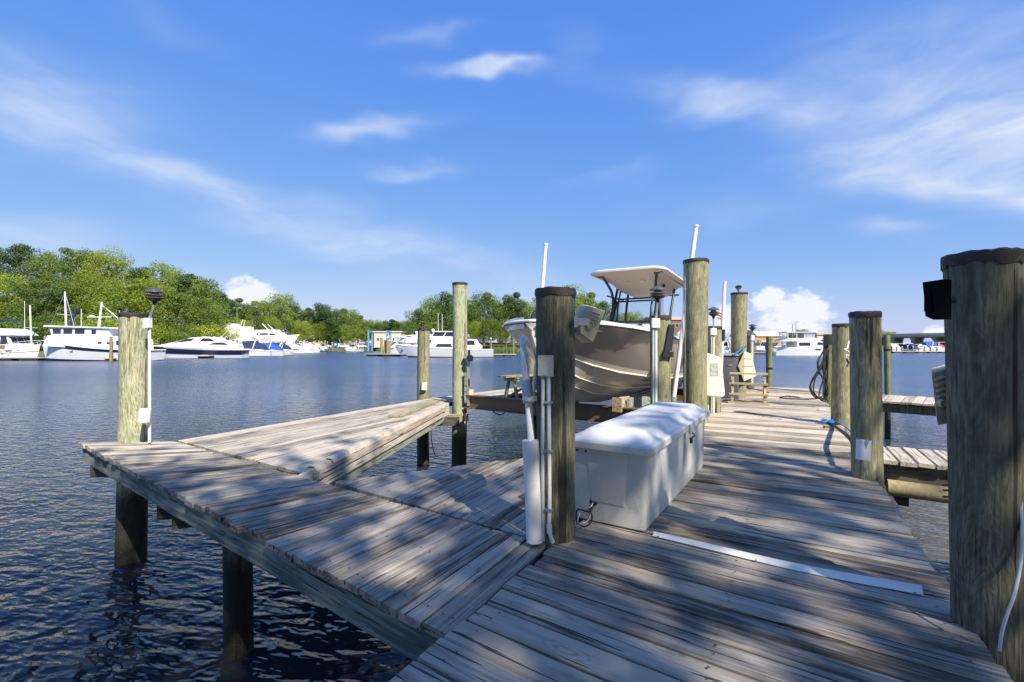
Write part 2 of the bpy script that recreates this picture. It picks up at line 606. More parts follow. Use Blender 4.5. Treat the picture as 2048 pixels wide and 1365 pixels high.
MAT['farpile'] = plain('brown_far_piling', (0.27, 0.22, 0.12), 0.85, var=0.25, scale=3, dirt=(0.12, 0.13, 0.05), dirt_amt=0.5)
MAT['concrete'] = plain('pale_concrete', (0.52, 0.47, 0.39), 0.9, var=0.1, scale=0.3)
MAT['concrete_dark'] = plain('weathered_concrete', (0.30, 0.29, 0.27), 0.9, var=0.15, scale=0.5)
MAT['creamwall'] = plain('cream_siding', (0.68, 0.58, 0.46), 0.85, var=0.06, scale=0.6)
MAT['whitewall'] = plain('white_metal_siding', (0.74, 0.75, 0.76), 0.6, var=0.05, scale=0.5)
MAT['yellowwall'] = plain('ochre_wall', (0.50, 0.29, 0.10), 0.85, var=0.1, scale=0.5)
MAT['brownwall'] = plain('brown_brick_wall', (0.22, 0.13, 0.085), 0.9, var=0.15, scale=1.5)
MAT['roofgrey'] = plain('pale_grey_roof', (0.50, 0.50, 0.50), 0.8, var=0.1, scale=0.5)
MAT['darkroof'] = plain('dark_shingle_roof', (0.045, 0.045, 0.05), 0.85, var=0.2, scale=2)
MAT['bluesteel'] = plain('light_blue_steel', (0.16, 0.33, 0.52), 0.5, var=0.1)
MAT['bluesign'] = plain('blue_sign_face', (0.02, 0.13, 0.50), 0.5, var=0.05)
MAT['carwhite'] = plain('white_car_paint', (0.70, 0.71, 0.73), 0.2, var=0.02)
MAT['cardark'] = plain('dark_car_paint', (0.03, 0.035, 0.045), 0.2, var=0.1)
MAT['carred'] = plain('red_car_paint', (0.30, 0.03, 0.025), 0.2, var=0.05)
MAT['orange'] = plain('orange_ring', (0.75, 0.17, 0.04), 0.5)
MAT['bark'] = wood('tree_bark', (0.06, 0.05, 0.04), (0.15, 0.125, 0.10), (0.25, 0.22, 0.18), axis=2, scale=0.1, green=0.2)


def glass_mat():
    m, nt, b = new_mat('clear_windshield')
    setp(b, (0.80, 0.88, 0.92), 0.02, 0, 0.5)
    b.inputs['IOR'].default_value = 1.45
    tr = nt.nodes.new('ShaderNodeBsdfTransparent')
    tr.inputs[0].default_value = (0.80, 0.88, 0.92, 1)
    gl = nt.nodes.new('ShaderNodeBsdfGlossy')
    gl.inputs['Roughness'].default_value = 0.02
    fr = nt.nodes.new('ShaderNodeFresnel')
    fr.inputs[0].default_value = 1.5
    mx = nt.nodes.new('ShaderNodeMixShader')
    nt.links.new(fr.outputs[0], mx.inputs[0])
    nt.links.new(tr.outputs[0], mx.inputs[1])
    nt.links.new(gl.outputs[0], mx.inputs[2])
    nt.links.new(mx.outputs[0], nt.nodes['Material Output'].inputs[0])
    return m


MAT['glass'] = glass_mat()


def leaf_mat(name, c1, c2, c3, transl=0.35):
    m, nt, b = new_mat(name)
    co, r, raw = objco(nt)
    n = co.noise(0.55, 3, 0.6)
    f = co.noise(6.0, 2, 0.6)
    v = n * 0.55 + f * 0.3 + r * 0.3
    c = v.ramp([(0.38, c1), (0.56, c2), (0.74, c3)])
    setp(b, c, 0.6, 0, 0.25)
    tr = nt.nodes.new('ShaderNodeBsdfTranslucent')
    cc = mixc(nt, 0.5, c, tuple(min(1, v * 1.6) for v in c3))
    nt.links.new(cc.s, tr.inputs[0])
    mx = nt.nodes.new('ShaderNodeMixShader')
    mx.inputs[0].default_value = transl
    nt.links.new(b.outputs[0], mx.inputs[1])
    nt.links.new(tr.outputs[0], mx.inputs[2])
    nt.links.new(mx.outputs[0], nt.nodes['Material Output'].inputs[0])
    return m


MAT['leaf'] = leaf_mat('green_leaves', (0.055, 0.105, 0.02), (0.18, 0.265, 0.042), (0.34, 0.42, 0.068), 0.42)
MAT['leaf_dark'] = leaf_mat('dark_green_leaves', (0.030, 0.068, 0.018), (0.085, 0.15, 0.032), (0.19, 0.26, 0.05), 0.35)
MAT['leaf_yellow'] = leaf_mat('yellow_green_leaves', (0.095, 0.14, 0.02), (0.24, 0.30, 0.038), (0.43, 0.475, 0.062), 0.42)
MAT['reed'] = leaf_mat('marsh_reeds', (0.07, 0.12, 0.04), (0.14, 0.21, 0.06), (0.22, 0.29, 0.09))


def water_mat():
    m, nt, b = new_mat('river_water')
    tc = nt.nodes.new('ShaderNodeTexCoord')
    co = S(nt, tc.outputs['Object'])
    a = radians(-16)
    x, y, z = co.xyz()
    rx, ry = x * cos(a) + y * sin(a), y * cos(a) - x * sin(a)
    p = vec(nt, rx * 0.62, ry * 1.25, 0.0)

    def height(q):
        n1 = q.noise(3.3, 2, 0.5, 0.6)
        n2 = q.vm('ADD', (31, 7, 0)).noise(9.0, 1, 0.5, 0.4)
        return n1 * 0.115 + n2 * 0.042
    e = 0.02
    h0 = height(p)
    hx = height(p.vm('ADD', (e, 0, 0)))
    hy = height(p.vm('ADD', (0, e, 0)))
    gust = (co.noise(0.06, 1, 0.5) * 0.5 + co.noise(0.42, 1, 0.5) * 0.5).smooth(0.36, 0.62, 0.55, 1.25)
    # wave slopes taken over a fixed few centimetres, so ripples keep their steepness far out too
    sx = (h0 - hx) * (0.62 / e) * gust
    sy = (h0 - hy) * (1.25 / e) * gust
    nx, ny = sx * cos(a) - sy * sin(a), sy * cos(a) + sx * sin(a)
    n = vec(nt, nx, ny, 1.0).vm('NORMALIZE')
    nt.links.new(n.s, b.inputs['Normal'])
    mud = co.noise(0.06, 2, 0.5).smooth(0.4, 0.65)
    away = vec(nt, x - 1.0, y - 7.0, 0.0).vm('LENGTH')
    c = mixc(nt, mud, (0.034, 0.068, 0.145), (0.042, 0.070, 0.130))
    # sky blue painted over the open channel, shade painted in among the piers
    c = mixc(nt, away.smooth(5.0, 26.0), (0.022, 0.027, 0.034), c)
    # silty shallows on the bank side of the pier
    shal = (x * 0.86 - y * 0.51 + 1.0).smooth(1.2, 4.0) * y.smooth(14.0, 5.0)
    c = mixc(nt, shal, c, (0.13, 0.115, 0.075))
    # wind ruffles the open river; the water among the piers lies sheltered and smoother
    setp(b, c, away.smooth(10.0, 60.0, 0.07, 0.24), 0, 0.5)
    b.inputs['IOR'].default_value = 1.333
    return m


MAT['water'] = water_mat()


def ground_mat(name, c1, c2, c3, sc=0.12):
    m, nt, b = new_mat(name)
    tc = nt.nodes.new('ShaderNodeTexCoord')
    co = S(nt, tc.outputs['Object'])
    n = co.noise(sc, 6, 0.65)
    f = co.noise(sc * 30, 4, 0.7)
    c = (n * 0.7 + f * 0.3).ramp([(0.36, c1), (0.5, c2), (0.66, c3)])
    setp(b, c, 0.95, 0, 0.2)
    bump(nt, b, f, 0.6, 0.1)
    return m


MAT['grass'] = ground_mat('grassy_earth', (0.05, 0.07, 0.02), (0.10, 0.12, 0.04), (0.19, 0.17, 0.07))
MAT['dirt'] = ground_mat('orange_dirt', (0.28, 0.14, 0.05), (0.40, 0.22, 0.08), (0.50, 0.31, 0.13))
MAT['yard'] = ground_mat('gravel_yard', (0.28, 0.27, 0.25), (0.38, 0.36, 0.33), (0.48, 0.45, 0.40))
# ================================================================== water
R = 4000
mb = MB()
xs = [-R, -600, -200, -60, 0, 60, 200, 600, R]
ys = [-R, -300, -60, 0, 60, 200, 600, R]
for i in range(len(xs) - 1):
    for j in range(len(ys) - 1):
        mb.quad((xs[i], ys[j], 0), (xs[i + 1], ys[j], 0), (xs[i + 1], ys[j + 1], 0), (xs[i], ys[j + 1], 0))
tag(mb.build('water', MAT['water']), kind='structure')


# ================================================================== planks
def frame_obj(name, world_pts, faces, org, xdir, mat, parent):
    """mesh whose own x axis runs along xdir (grain), origin org; placed under an unrotated parent"""
    ang = atan2(xdir.y, xdir.x)
    rot = Matrix.Rotation(-ang, 3, 'Z')
    me = bpy.data.meshes.new(name)
    me.from_pydata([tuple(rot @ (Vector(p) - org)) for p in world_pts], [], faces)
    me.materials.append(mat)
    o = bpy.data.objects.new(name, me)
    COL.objects.link(o)
    o.parent = parent
    o.location = org - parent.location
    o.rotation_euler = (0, 0, ang)
    return o


def plank(parent, a0, a1, b0, b1, z, th, mat, seg=3, wob=0.004, ch=0.008, name='plank', sag=0.0):
    """deck board: one end between a0,a1, the other between b0,b1 (top corners in plan)"""
    a0, a1, b0, b1 = [Vector((p[0], p[1], 0)) for p in (a0, a1, b0, b1)]
    org = (a0 + a1 + b0 + b1) / 4
    tilt = random.uniform(-1, 1) * 0.0035
    rings = []
    for i in range(seg + 1):
        f = i / seg
        l = a0.lerp(b0, f)
        r = a1.lerp(b1, f)
        w = (r - l)
        wl = w.length
        w = w / wl
        l = l + w * random.uniform(0, wob)
        r = r - w * random.uniform(0, wob)
        dz = random.uniform(-1, 1) * 0.002
        zl, zr = z + tilt + dz, z - tilt + dz
        rings.append([Vector((l.x, l.y, zl - th)), Vector((l.x, l.y, zl - ch)), Vector((l.x + w.x * ch, l.y + w.y * ch, zl)),
                      Vector((r.x - w.x * ch, r.y - w.y * ch, zr)), Vector((r.x, r.y, zr - ch)), Vector((r.x, r.y, zr - th))])
    n = 6
    fs = []
    for i in range(seg):
        for j in range(n):
            k = (j + 1) % n
            fs.append((i * n + j, (i + 1) * n + j, (i + 1) * n + k, i * n + k))
    fs.append(tuple(range(n)))
    fs.append(tuple(seg * n + j for j in range(n))[::-1])
    xd = ((b0 + b1) - (a0 + a1))
    return frame_obj(name, [p for r in rings for p in r], fs, Vector((org.x, org.y, z)), xd, mat, parent)


def clip_poly(poly, p, n):
    """keep the part of a polygon with (q-p).n >= 0"""
    out = []
    for i in range(len(poly)):
        a, b = poly[i], poly[(i + 1) % len(poly)]
        da, db = (a - p).dot(n), (b - p).dot(n)
        if da >= 0:
            out.append(a)
        if (da >= 0) != (db >= 0):
            out.append(a.lerp(b, da / (da - db)))
    return out


def clipped_planks(parent, poly, d, pitch, gap, z, th, mat, skip=None):
    """boards running along d, cut to a convex outline"""
    d = Vector((d[0], d[1], 0)).normalized()
    n = Vector((-d.y, d.x, 0))
    poly = [Vector((p[0], p[1], 0)) for p in poly]
    ws = [p.dot(n) for p in poly]
    w = min(ws) + 0.001
    k = 0
    made = []
    while w < max(ws) - 0.02:
        pw = pitch * random.uniform(0.94, 1.06)
        q = clip_poly(poly, n * (w + gap * random.uniform(0.3, 1)), n)
        if q:
            q = clip_poly(q, n * (w + pw), -n)
        w += pw
        k += 1
        if len(q) < 3:
            continue
        zz = z + random.uniform(-1, 1) * 0.003
        area = abs(sum(q[i].x * q[(i + 1) % len(q)].y - q[i].y * q[(i + 1) % len(q)].x for i in range(len(q)))) / 2
        if area < 0.004:
            continue
        if sum(q[i].x * q[(i + 1) % len(q)].y - q[i].y * q[(i + 1) % len(q)].x for i in range(len(q))) < 0:
            q = q[::-1]
        m = len(q)
        c = sum(q, Vector()) / m
        ins = [p + (c - p).normalized() * 0.006 for p in q]
        vs = [Vector((p.x, p.y, zz - th)) for p in q] + [Vector((p.x, p.y, zz - 0.005)) for p in q] + [Vector((p.x, p.y, zz)) for p in ins]
        fs = [tuple(range(m))[::-1], tuple(range(2 * m, 3 * m))]
        for i in range(m):
            j = (i + 1) % m
            fs += [(i, j, m + j, m + i), (m + i, m + j, 2 * m + j, 2 * m + i)]
        made.append(frame_obj('plank', vs, fs, Vector((c.x, c.y, zz)), d, mat, parent))
    return made


def bar(parent, a, b, w, h, mat, name):
    """straight timber from a to b, under an unrotated parent"""
    a, b = Vector(a), Vector(b)
    mid = (a + b) / 2
    d = b - a
    L = d.length
    y = Vector((0, 0, 1)).cross(d).normalized()
    o = MB().box((0, 0, 0), (L, w, h)).build(name, mat, parent)
    x = d.normalized()
    z = x.cross(y)
    o.matrix_local = Matrix.Translation(mid - parent.location) @ Matrix((x, y, z)).transposed().to_4x4()
    return o


def nails(parent, pts, z):
    m = MB()
    for p in pts:
        r = random.uniform(0.005, 0.0075)
        a0 = random.uniform(0, 6)
        m.add([(p.x + r * cos(a0 + k * pi / 3) - parent.location.x, p.y + r * sin(a0 + k * pi / 3) - parent.location.y, z + 0.0035) for k in range(6)], [tuple(range(6))])
    o = m.build('nail_heads', MAT['rust'], parent, fix=False)
    o['kind'] = 'stuff'
    return o


# ---- main pier
main = thing('wooden_pier', 'main weathered grey plank pier that carries the white chest and the steps', 'dock', pier(0, 0.98, 0))
WP = 1.97
s = -3.2
npts = []
while s < 14.1:
    pitch = random.uniform(0.150, 0.166)
    def ang(q):
        f = min(1, max(0, (q - 1.0) / 3.6))
        return radians(34.4 - 8.6 * f) - AX
    gap = random.choice((0.006, 0.008, 0.010, 0.014, 0.019)) if s < 4 else random.uniform(0.003, 0.009)
    sa, sb = s, s + pitch - gap
    ja, jb = random.uniform(-.015, .012), random.uniform(-.02, .02)
    k0, k1 = WP * tan(ang(sa)), WP * tan(ang(s + pitch) ) - 0
    tl = ja if 0.0 < s < 1.1 else ja - 0.01
    tr = WP + jb
    mat = MAT['deck'] if s < 5.2 else (MAT['deck_sunlit'] if random.random() < .75 else MAT['deck'])
    plank(main, pier(sa, tl), pier(sb, tl), pier(sa - k0, tr), pier(sb - k1 + gap * 0.1, tr), ZD + (random.uniform(-1, 1) * 0.004), 0.038, mat, wob=0.003)
    for t in (0.10, 1.0, 1.87):
        for q in (0.28, 0.72):
            ss = sa + (sb - sa) * q - t * tan(ang(sa)) * 1.0 + random.uniform(-.008, .008)
            npts.append(pier(ss, t + random.uniform(-.012, .012)))
    s += pitch
nails(main, npts, ZD + 0.004)
for t in (0.09, 1.0, 1.88):
    bar(main, pier(-3.0, t, ZD - 0.15), pier(13.95, t, ZD - 0.15), 0.05, 0.20, MAT['dark_beam'], 'stringer')
for sx in (-2.2, 1.0, 3.9, 6.3, 8.6, 10.8, 13.4):
    bar(main, pier(sx, -0.10, ZD - 0.36), pier(sx, 2.1, ZD - 0.36), 0.09, 0.2, MAT['dark_beam'], 'cross_beam')

# ---- walkway along the near end of the slip (fanned boards)
Fp = [D(155, 884), D(372, 986), D(505, 1058), D(610, 1117), D(754, 1193), D(898, 1270)]
Jp = [D(345, 882), D(600, 953), D(700, 999), D(844, 1019), D(984, 1056), D(1095, 1087)]
# smooth the readings onto the two straight edges
def on_line(p, a, b):
    d = (b - a).normalized()
    return a + d * (p - a).dot(d)
Fp = [on_line(p, Fp[0], Fp[-1]) for p in Fp]
Jp = [on_line(p, Jp[0], Jp[-1]) for p in Jp]
Fp[2] = Fp[1].lerp(Fp[3], 0.52)
Jp[2] = Jp[1].lerp(Jp[3], 0.55)
walk = thing('slip_walkway', 'fanned grey plank walkway with greenish edge beam jutting over the water at left', 'dock', Vector((Fp[3].x, Fp[3].y, 0)))
cum = [0]
for i in range(5):
    cum.append(cum[-1] + ((Fp[i + 1] - Fp[i]).length + (Jp[i + 1] - Jp[i]).length) / 2)
NB = int(cum[-1] / 0.150)
def along(P, q):
    for i in range(5):
        if q <= cum[i + 1] + 1e-6:
            return P[i].lerp(P[i + 1], (q - cum[i]) / (cum[i + 1] - cum[i]))
    return P[-1]
fd = (Fp[-1] - Fp[0]).normalized()
npts = []
for k in range(NB):
    q0, q1 = cum[-1] * k / NB, cum[-1] * (k + 1) / NB
    g = random.choice((0.002, 0.003, 0.006, 0.010))
    q1 -= g
    ex = random.uniform(-0.018, 0.02)
    f0, f1, j0, j1 = along(Fp, q0), along(Fp, q1), along(Jp, q0), along(Jp, q1)
    e0 = (f0 - j0).normalized() * ex
    e1 = (j0 - f0).normalized() * (random.uniform(-0.012, 0.0) - 0.006)
    plank(walk, f0 + e0, f1 + e0, j0 + e1, j1 + e1, ZD + random.uniform(-1, 1) * 0.004, 0.042, MAT['deck'] if k > 10 or random.random() < .4 else MAT['deck_sunlit'], wob=0.002)
    for ff in (0.08, 0.5, 0.93):
        for q in (0.3, 0.7):
            npts.append(f0.lerp(f1, q).lerp(j0.lerp(j1, q), ff) + Vector((random.uniform(-.01, .01), random.uniform(-.01, .01), 0)))
nails(walk, npts, ZD + 0.004)
inn = Vector((-fd.y, fd.x, 0))
if inn.dot(Jp[2] - Fp[2]) < 0:
    inn = -inn
zb = ZD - 0.042 - 0.095
A0 = Fp[0] + fd * 0.12 + inn * 0.05
A1 = Fp[-1] + inn * 0.05 + fd * 0.25
m1 = A0.lerp(A1, 0.075)
bar(walk, Vector((A0.x, A0.y, zb)), Vector((m1.x, m1.y, zb)), 0.045, 0.19, MAT['rim'], 'edge_beam')
m1 = A0.lerp(A1, 0.0765)
bar(walk, Vector((m1.x, m1.y, zb)), Vector((A1.x, A1.y, zb)), 0.045, 0.19, MAT['rim'], 'edge_beam')
jd = (Jp[-1] - Jp[0]).normalized()
bar(walk, Jp[0] + jd * .1 - inn * .08 + Vector((0, 0, -0.14)), Jp[-1] - inn * .08 + Vector((0, 0, -0.14)), 0.045, 0.18, MAT['dark_beam'], 'stringer')
for q, o1 in ((0.055, .10), (0.40, .10), (0.455, .10)):
    a = A0.lerp(A1, q)
    b = a + (along(Jp, cum[-1] * q) - along(Fp, cum[-1] * q)).normalized() * 1.0
    bar(walk, Vector((a.x, a.y, zb - 0.165)) - inn * 0.0, Vector((b.x, b.y, zb - 0.165)), 0.085, 0.15, MAT['dark_beam'], 'cross_beam')

# ---- wedge platform beyond it, along the outer side of the slip
P2 = [Vector((-4.38, 6.16, 0)), Vector((-2.06, 4.575, 0)), Vector((-1.40, 10.15, 0)), Vector((-1.92, 10.95, 0))]
P2[1] = Vector((D(603, 947).x, D(603, 947).y + 0.03, 0))
wedge = thing('wedge_platform', 'sunlit wedge shaped plank platform with a battered pale edge, between walkway and lift piling', 'dock', Vector((-2.5, 7.5, 0)))
d2 = (P2[3] - P2[0]).normalized()
pl = clipped_planks(wedge, P2, d2, 0.148, 0.006, ZD, 0.04, MAT['deck_sunlit'])
e = (P2[2] - P2[1])
el = e.length
e.normalize()
eo = Vector((e.y, -e.x, 0))       # to the right, over the slip
for (o1, z1, w1, h1, t0, t1, mt, nm) in ((0.022, -0.125, 0.04, 0.25, -0.02, 1.0, 'trim', 'edge_board'), (0.058, -0.075, 0.028, 0.085, 0.02, 0.93, 'trim', 'rub_rail'), (0.055, -0.185, 0.022, 0.075, 0.05, 0.90, 'trim', 'rub_rail'), (0.015, -0.30, 0.045, 0.09, 0.08, 0.985, 'rim', 'edge_board')):
    a = P2[1] + e * el * t0 + eo * o1
    b = P2[1] + e * el * t1 + eo * o1
    bar(wedge, Vector((a.x, a.y, ZD + z1)), Vector((b.x, b.y, ZD + z1)), w1, h1, MAT[mt], nm)
# torn vinyl bumper strip nailed along the edge
def bumper(t0, t1, nm, seed):
    rnd = random.Random(seed)
    m = MB()
    rings = []
    n = max(3, int((t1 - t0) * el / 0.12))
    for i in range(n + 1):
        f = t0 + (t1 - t0) * i / n
        c = P2[1] + e * el * f
        wv = rnd.uniform(-.007, .007)
        zz = ZD + 0.008 + rnd.uniform(0, .008)
        pr = [(-0.055, 0.0), (-0.03, 0.010), (0.0, 0.014), (0.045, 0.008), (0.07, -0.04), (0.062, -0.042), (0.04, 0.002), (0.0, 0.008), (-0.03, 0.004), (-0.054, -0.004)]
        rings.append([Vector((c.x + eo.x * (u + wv), c.y + eo.y * (u + wv), zz + w)) - wedge.location for u, w in pr])
    m.rings(rings)
    return m.build(nm, MAT['bumper'], wedge, smooth=50)
MAT['bumper'] = plain('chalky_vinyl', (0.56, 0.49, 0.40), 0.6, var=0.1, scale=5, dirt=(0.30, 0.22, 0.14), dirt_amt=0.6)
bumper(0.025, 0.075, 'bumper_strip', 1)
bumper(0.085, 0.15, 'bumper_strip', 2)
bumper(0.155, 0.46, 'bumper_strip', 3)
bumper(0.455, 0.78, 'bumper_strip', 4)
npts = [P2[1] + e * el * random.uniform(0.03, 0.95) - eo * random.uniform(0.12, 0.6) for _ in range(60)]
nails(wedge, npts, ZD + 0.004)
dd = [P2[0] + (P2[1] - P2[0]) * .12 + d2 * .2, P2[3] - d2 * .1]
bar(wedge, Vector((dd[0].x, dd[0].y, ZD - .14)), Vector((dd[1].x, dd[1].y, ZD - .14)), 0.05, 0.18, MAT['dark_beam'], 'stringer')
bar(wedge, Vector((-3.7, 5.95, ZD - .33)), Vector((-1.95, 5.6, ZD - .33)), 0.09, 0.18, MAT['dark_beam'], 'cross_beam')
bar(wedge, Vector((-2.2, 9.9, ZD - .34)), Vector((-1.1, 9.75, ZD - .34)), 0.09, 0.18, MAT['dark_beam'], 'cross_beam')
# loose board on it
lb = thing('loose_board', 'short mossy loose board lying on the sunlit wedge platform', 'board', D(795, 838))
a, b = D(790, 836), D(868, 805)
o = MB().box((0, 0, 0.022), ((b - a).length, 0.24, 0.04)).build('board', MAT['mossy'], lb)
lb.location = (a + b) / 2 + Vector((0, 0, 0.004))
lb.rotation_euler = (0, 0, atan2(b.y - a.y, b.x - a.x))
bpy.context.view_layer.update()

# ---- corner platform between walkway and main pier
P3 = [D(655, 962), Vector((0.235, 2.995, 0)), pier(4.7, -0.03), Vector((D(655, 962).x + 1.87 * 2.15, D(655, 962).y + 0.94 * 2.15, 0))]
P3 = [Vector((p.x, p.y, 0)) for p in P3]
P3[0] = P3[0] + Vector((0.04, 0.03, 0))
corner = thing('corner_platform', 'shaded corner platform of grey planks behind the white pipes, between walkway and main pier', 'dock', Vector((0.3, 4.4, 0)))
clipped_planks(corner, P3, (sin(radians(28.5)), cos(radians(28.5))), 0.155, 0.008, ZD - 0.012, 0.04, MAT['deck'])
bar(corner, Vector((-1.5, 4.55, ZD - .16)), Vector((2.1, 6.28, ZD - .16)), 0.05, 0.2, MAT['dark_beam'], 'stringer')
bar(corner, Vector((-1.3, 4.2, ZD - .16)), Vector((.3, 3.2, ZD - .16)), 0.05, 0.2, MAT['dark_beam'], 'stringer')
npts = [P3[0].lerp(P3[1], random.random()) + Vector((random.uniform(.04, .1), random.uniform(.04, .12), 0)) for _ in range(30)]
nails(corner, npts, ZD - 0.008)

# ---- finger piers
def finger(name, label, org, d, wdt, L, mat, beam_mat, z=ZD, pitch=0.15, lower=True):
    d = Vector((d[0], d[1], 0)).normalized()
    c = Vector((-d.y, d.x, 0))
    t = thing(name, label, 'dock', Vector((org[0], org[1], 0)))
    q = 0.0
    while q < L:
        w = pitch * random.uniform(0.92, 1.06)
        o = Vector((org[0], org[1], 0)) + d * q
        j = random.uniform(-.02, .02)
        plank(t, o + c * j, o + d * (w - .01) + c * j, o + c * (wdt + j), o + d * (w - .01) + c * (wdt + j), z + random.uniform(-1, 1) * .004, 0.042, mat, seg=2)
        q += w
    for k in (0.10, wdt - 0.10):
        a = Vector((org[0], org[1], z - .15)) + c * k
        bar(t, a, a + d * L, 0.06, 0.2, beam_mat, 'stringer')
    return t, d, c
nd = Vector((0.86, -0.51, 0)).normalized()
fg, d_, c_ = finger('finger_pier', 'short sunlit finger pier with a muddy log under it, between two pilings at right', (4.02, 5.11), nd, 0.90, 4.6, MAT['deck_sunlit'], MAT['dark_beam'])
o = MB()
pts = []
for i in range(9):
    p = Vector((4.02, 5.11, ZD - 0.30)) + nd * (0.05 + i * 0.55) + c_ * 0.03
    pts.append(p - fg.location + Vector((0, 0, random.uniform(-.012, .012))))
o.tube(pts, [0.085 + random.uniform(-.008, .008) for _ in pts], 12)
MAT['mud'] = plain('muddy_log', (0.36, 0.30, 0.17), 0.95, var=0.25, scale=6, dirt=(0.14, 0.12, 0.06), dirt_amt=0.8, bumpy=0.02)
o.build('log', MAT['mud'], fg, smooth=40)
bar(fg, Vector((4.25, 5.1, ZD - .42)), Vector((4.25, 5.1, ZD - .42)) + c_ * 0.9, 0.09, .16, MAT['dark_beam'], 'cross_beam')
finger('finger_pier', 'far plank finger pier at right, reaching out beyond the hose coil', (8.05, 10.62), (0.72, -0.69), 1.75, 9.0, MAT['deck_sunlit'], MAT['dark_pile'], pitch=0.19)
# outer walkway on the far side of the boat slip
ow = thing('outer_walkway', 'sunlit narrow plank walkway behind the lift beam, carrying the wooden bench', 'dock', Vector((-1, 11.4, 0)))
dw = Vector((sin(radians(38)), cos(radians(38)), 0))
cw = Vector((cos(radians(38)), -sin(radians(38)), 0))
b0 = Vector((-1.90, 11.02, 0))
clipped_planks(ow, [b0, b0 + dw * 8.5, b0 + dw * 8.5 + cw * 1.25, b0 + cw * 0.95 - dw * 0.1], dw, 0.15, 0.006, ZD + .002, 0.04, MAT['deck_sunlit'])
for k in (0.05, 0.9):
    a = b0 + cw * k + dw * 0.1
    bar(ow, Vector((a.x, a.y, ZD - .14)), Vector((a.x + dw.x * 8.3, a.y + dw.y * 8.3, ZD - .14)), 0.06, 0.2, MAT['rim'], 'edge_beam')

# ================================================================== pilings
def piling(px_c, Y, w_base_px, w_top_px, top_py, mat, label, cap=True, lean=(0, 0), zb=-2.0, capz=0.036, seg=26, rag=0.008, cap_mat='cap', band=None):
    X = (px_c - 1024) * Y / F
    ct = F / sqrt(F * F + (px_c - 1024) ** 2)      # a round post off to the side looks wider than it is
    r0, r1 = w_base_px / 2 * Y / F * ct, w_top_px / 2 * Y / F * ct
    zt = ZC - (top_py - HZ) * Y / F
    o = thing('dock_piling', label, 'piling', (X, Y, 0))
    m = MB()
    rings = []
    nz = 14
    ph = [random.uniform(0, 6.28) for _ in range(6)]
    def rad(a, f):
        return 1 + 0.020 * sin(2 * a + ph[0] + f * 2) + 0.015 * sin(3 * a + ph[1] - f * 3) + 0.006 * sin(5 * a + ph[2] + f * 5)
    for i in range(nz + 1):
        f = i / nz
        z = zb + (zt - capz * 0.4 - zb) * f
        g = max(0.0, min(1.0, (z - 0.2) / (zt - 0.2)))
        r = r0 + (r1 - r0) * g
        ox, oy = lean[0] * z + 0.012 * sin(f * 4 + ph[3]), lean[1] * z + 0.012 * sin(f * 3 + ph[4])
        rings.append([Vector((ox + r * rad(2 * pi * k / seg, f) * cos(2 * pi * k / seg), oy + r * rad(2 * pi * k / seg, f) * sin(2 * pi * k / seg), z)) for k in range(seg)])
    m.rings(rings)
    m.build('shaft', mat, o, smooth=60)
    if cap:
        m = MB()
        ox, oy = lean[0] * zt + 0.012 * sin(4 + ph[3]), lean[1] * zt + 0.012 * sin(3 + ph[4])
        prof = [(1.03, -1.35), (1.06, -0.7), (1.045, 0.0), (0.97, 0.22), (0.6, 0.30), (0.02, 0.33)]
        rr = []
        for i, (q, zz) in enumerate(prof):
            ring = []
            for k in range(seg):
                a = 2 * pi * k / seg
                jr = 1 + (random.uniform(-.012, .02) if i < 4 else 0)
                jz = random.uniform(-1, 1) * (0.35 if i == 0 else 0.12) if i < 4 else 0
                ring.append(Vector((ox + r1 * q * jr * rad(a, 1) * cos(a), oy + r1 * q * jr * rad(a, 1) * sin(a), zt + (zz + jz - .2) * capz)))
            rr.append(ring)
        m.rings(rr, False, True)
        m.build('cap', MAT[cap_mat], o, smooth=35)
    if band:
        zb_ = ZC - (band - HZ) * Y / F
        g = max(0.0, min(1.0, (zb_ - 0.2) / (zt - 0.2)))
        r = (r0 + (r1 - r0) * g) * 1.05
        ox, oy = lean[0] * zb_, lean[1] * zb_
        MB().lathe([(r * .97, zb_ - .03), (r * 1.03, zb_ - .025), (r * 1.03, zb_ + .025), (r * .97, zb_ + .03)], seg, (ox, oy, 0)).build('band', MAT['black'], o, smooth=40)
    return o

piling(262, 6.12, 66, 63, 627, MAT['pale_pile'], 'tall pale piling with a lamp pole at the far left corner of the walkway', lean=(0.008, 0))
piling(476, 4.30, 62, 60, 990, MAT['dark_pile'], 'dark stub piling standing in the water under the left walkway', cap=False)
piling(847, 11.12, 25, 25, 657, MAT['olive'], 'short yellowish piling with a small white tube, behind the wedge platform', lean=(0.002, 0))
piling(918, 10.42, 30, 30, 566, MAT['pale_pile'], 'tallest slender pale green piling at the tip of the wedge platform', lean=(0.002, 0))
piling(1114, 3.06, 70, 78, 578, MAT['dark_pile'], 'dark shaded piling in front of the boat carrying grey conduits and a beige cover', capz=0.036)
piling(1321, 6.22, 41, 43, 632, MAT['olive'], 'short piling with a lamp pole between the boat hull and white chest', capz=0.036)
piling(1393, 7.62, 50, 52, 520, MAT['olive'], 'tall olive piling behind the white chest, right of the hardtop', capz=0.036)
piling(1427, 8.78, 30, 31, 653, MAT['olive'], 'half hidden brown piling with a lamp pole behind the cream control box', capz=0.036)
piling(1478, 11.1, 31, 34, 586, MAT['olive'], 'tall olive piling behind the wooden steps, topped by a small pointed ornament', capz=0.033)
piling(1500, 13.6, 17, 18, 672, MAT['dark_pile'], 'thin dark piling with a lamp, just right of the piling with the pointed ornament', capz=0.036)
piling(1539, 15.4, 12, 13, 672, MAT['green_pile'], 'thin mossy green piling standing in the water past the pier end', cap=False, band=737)
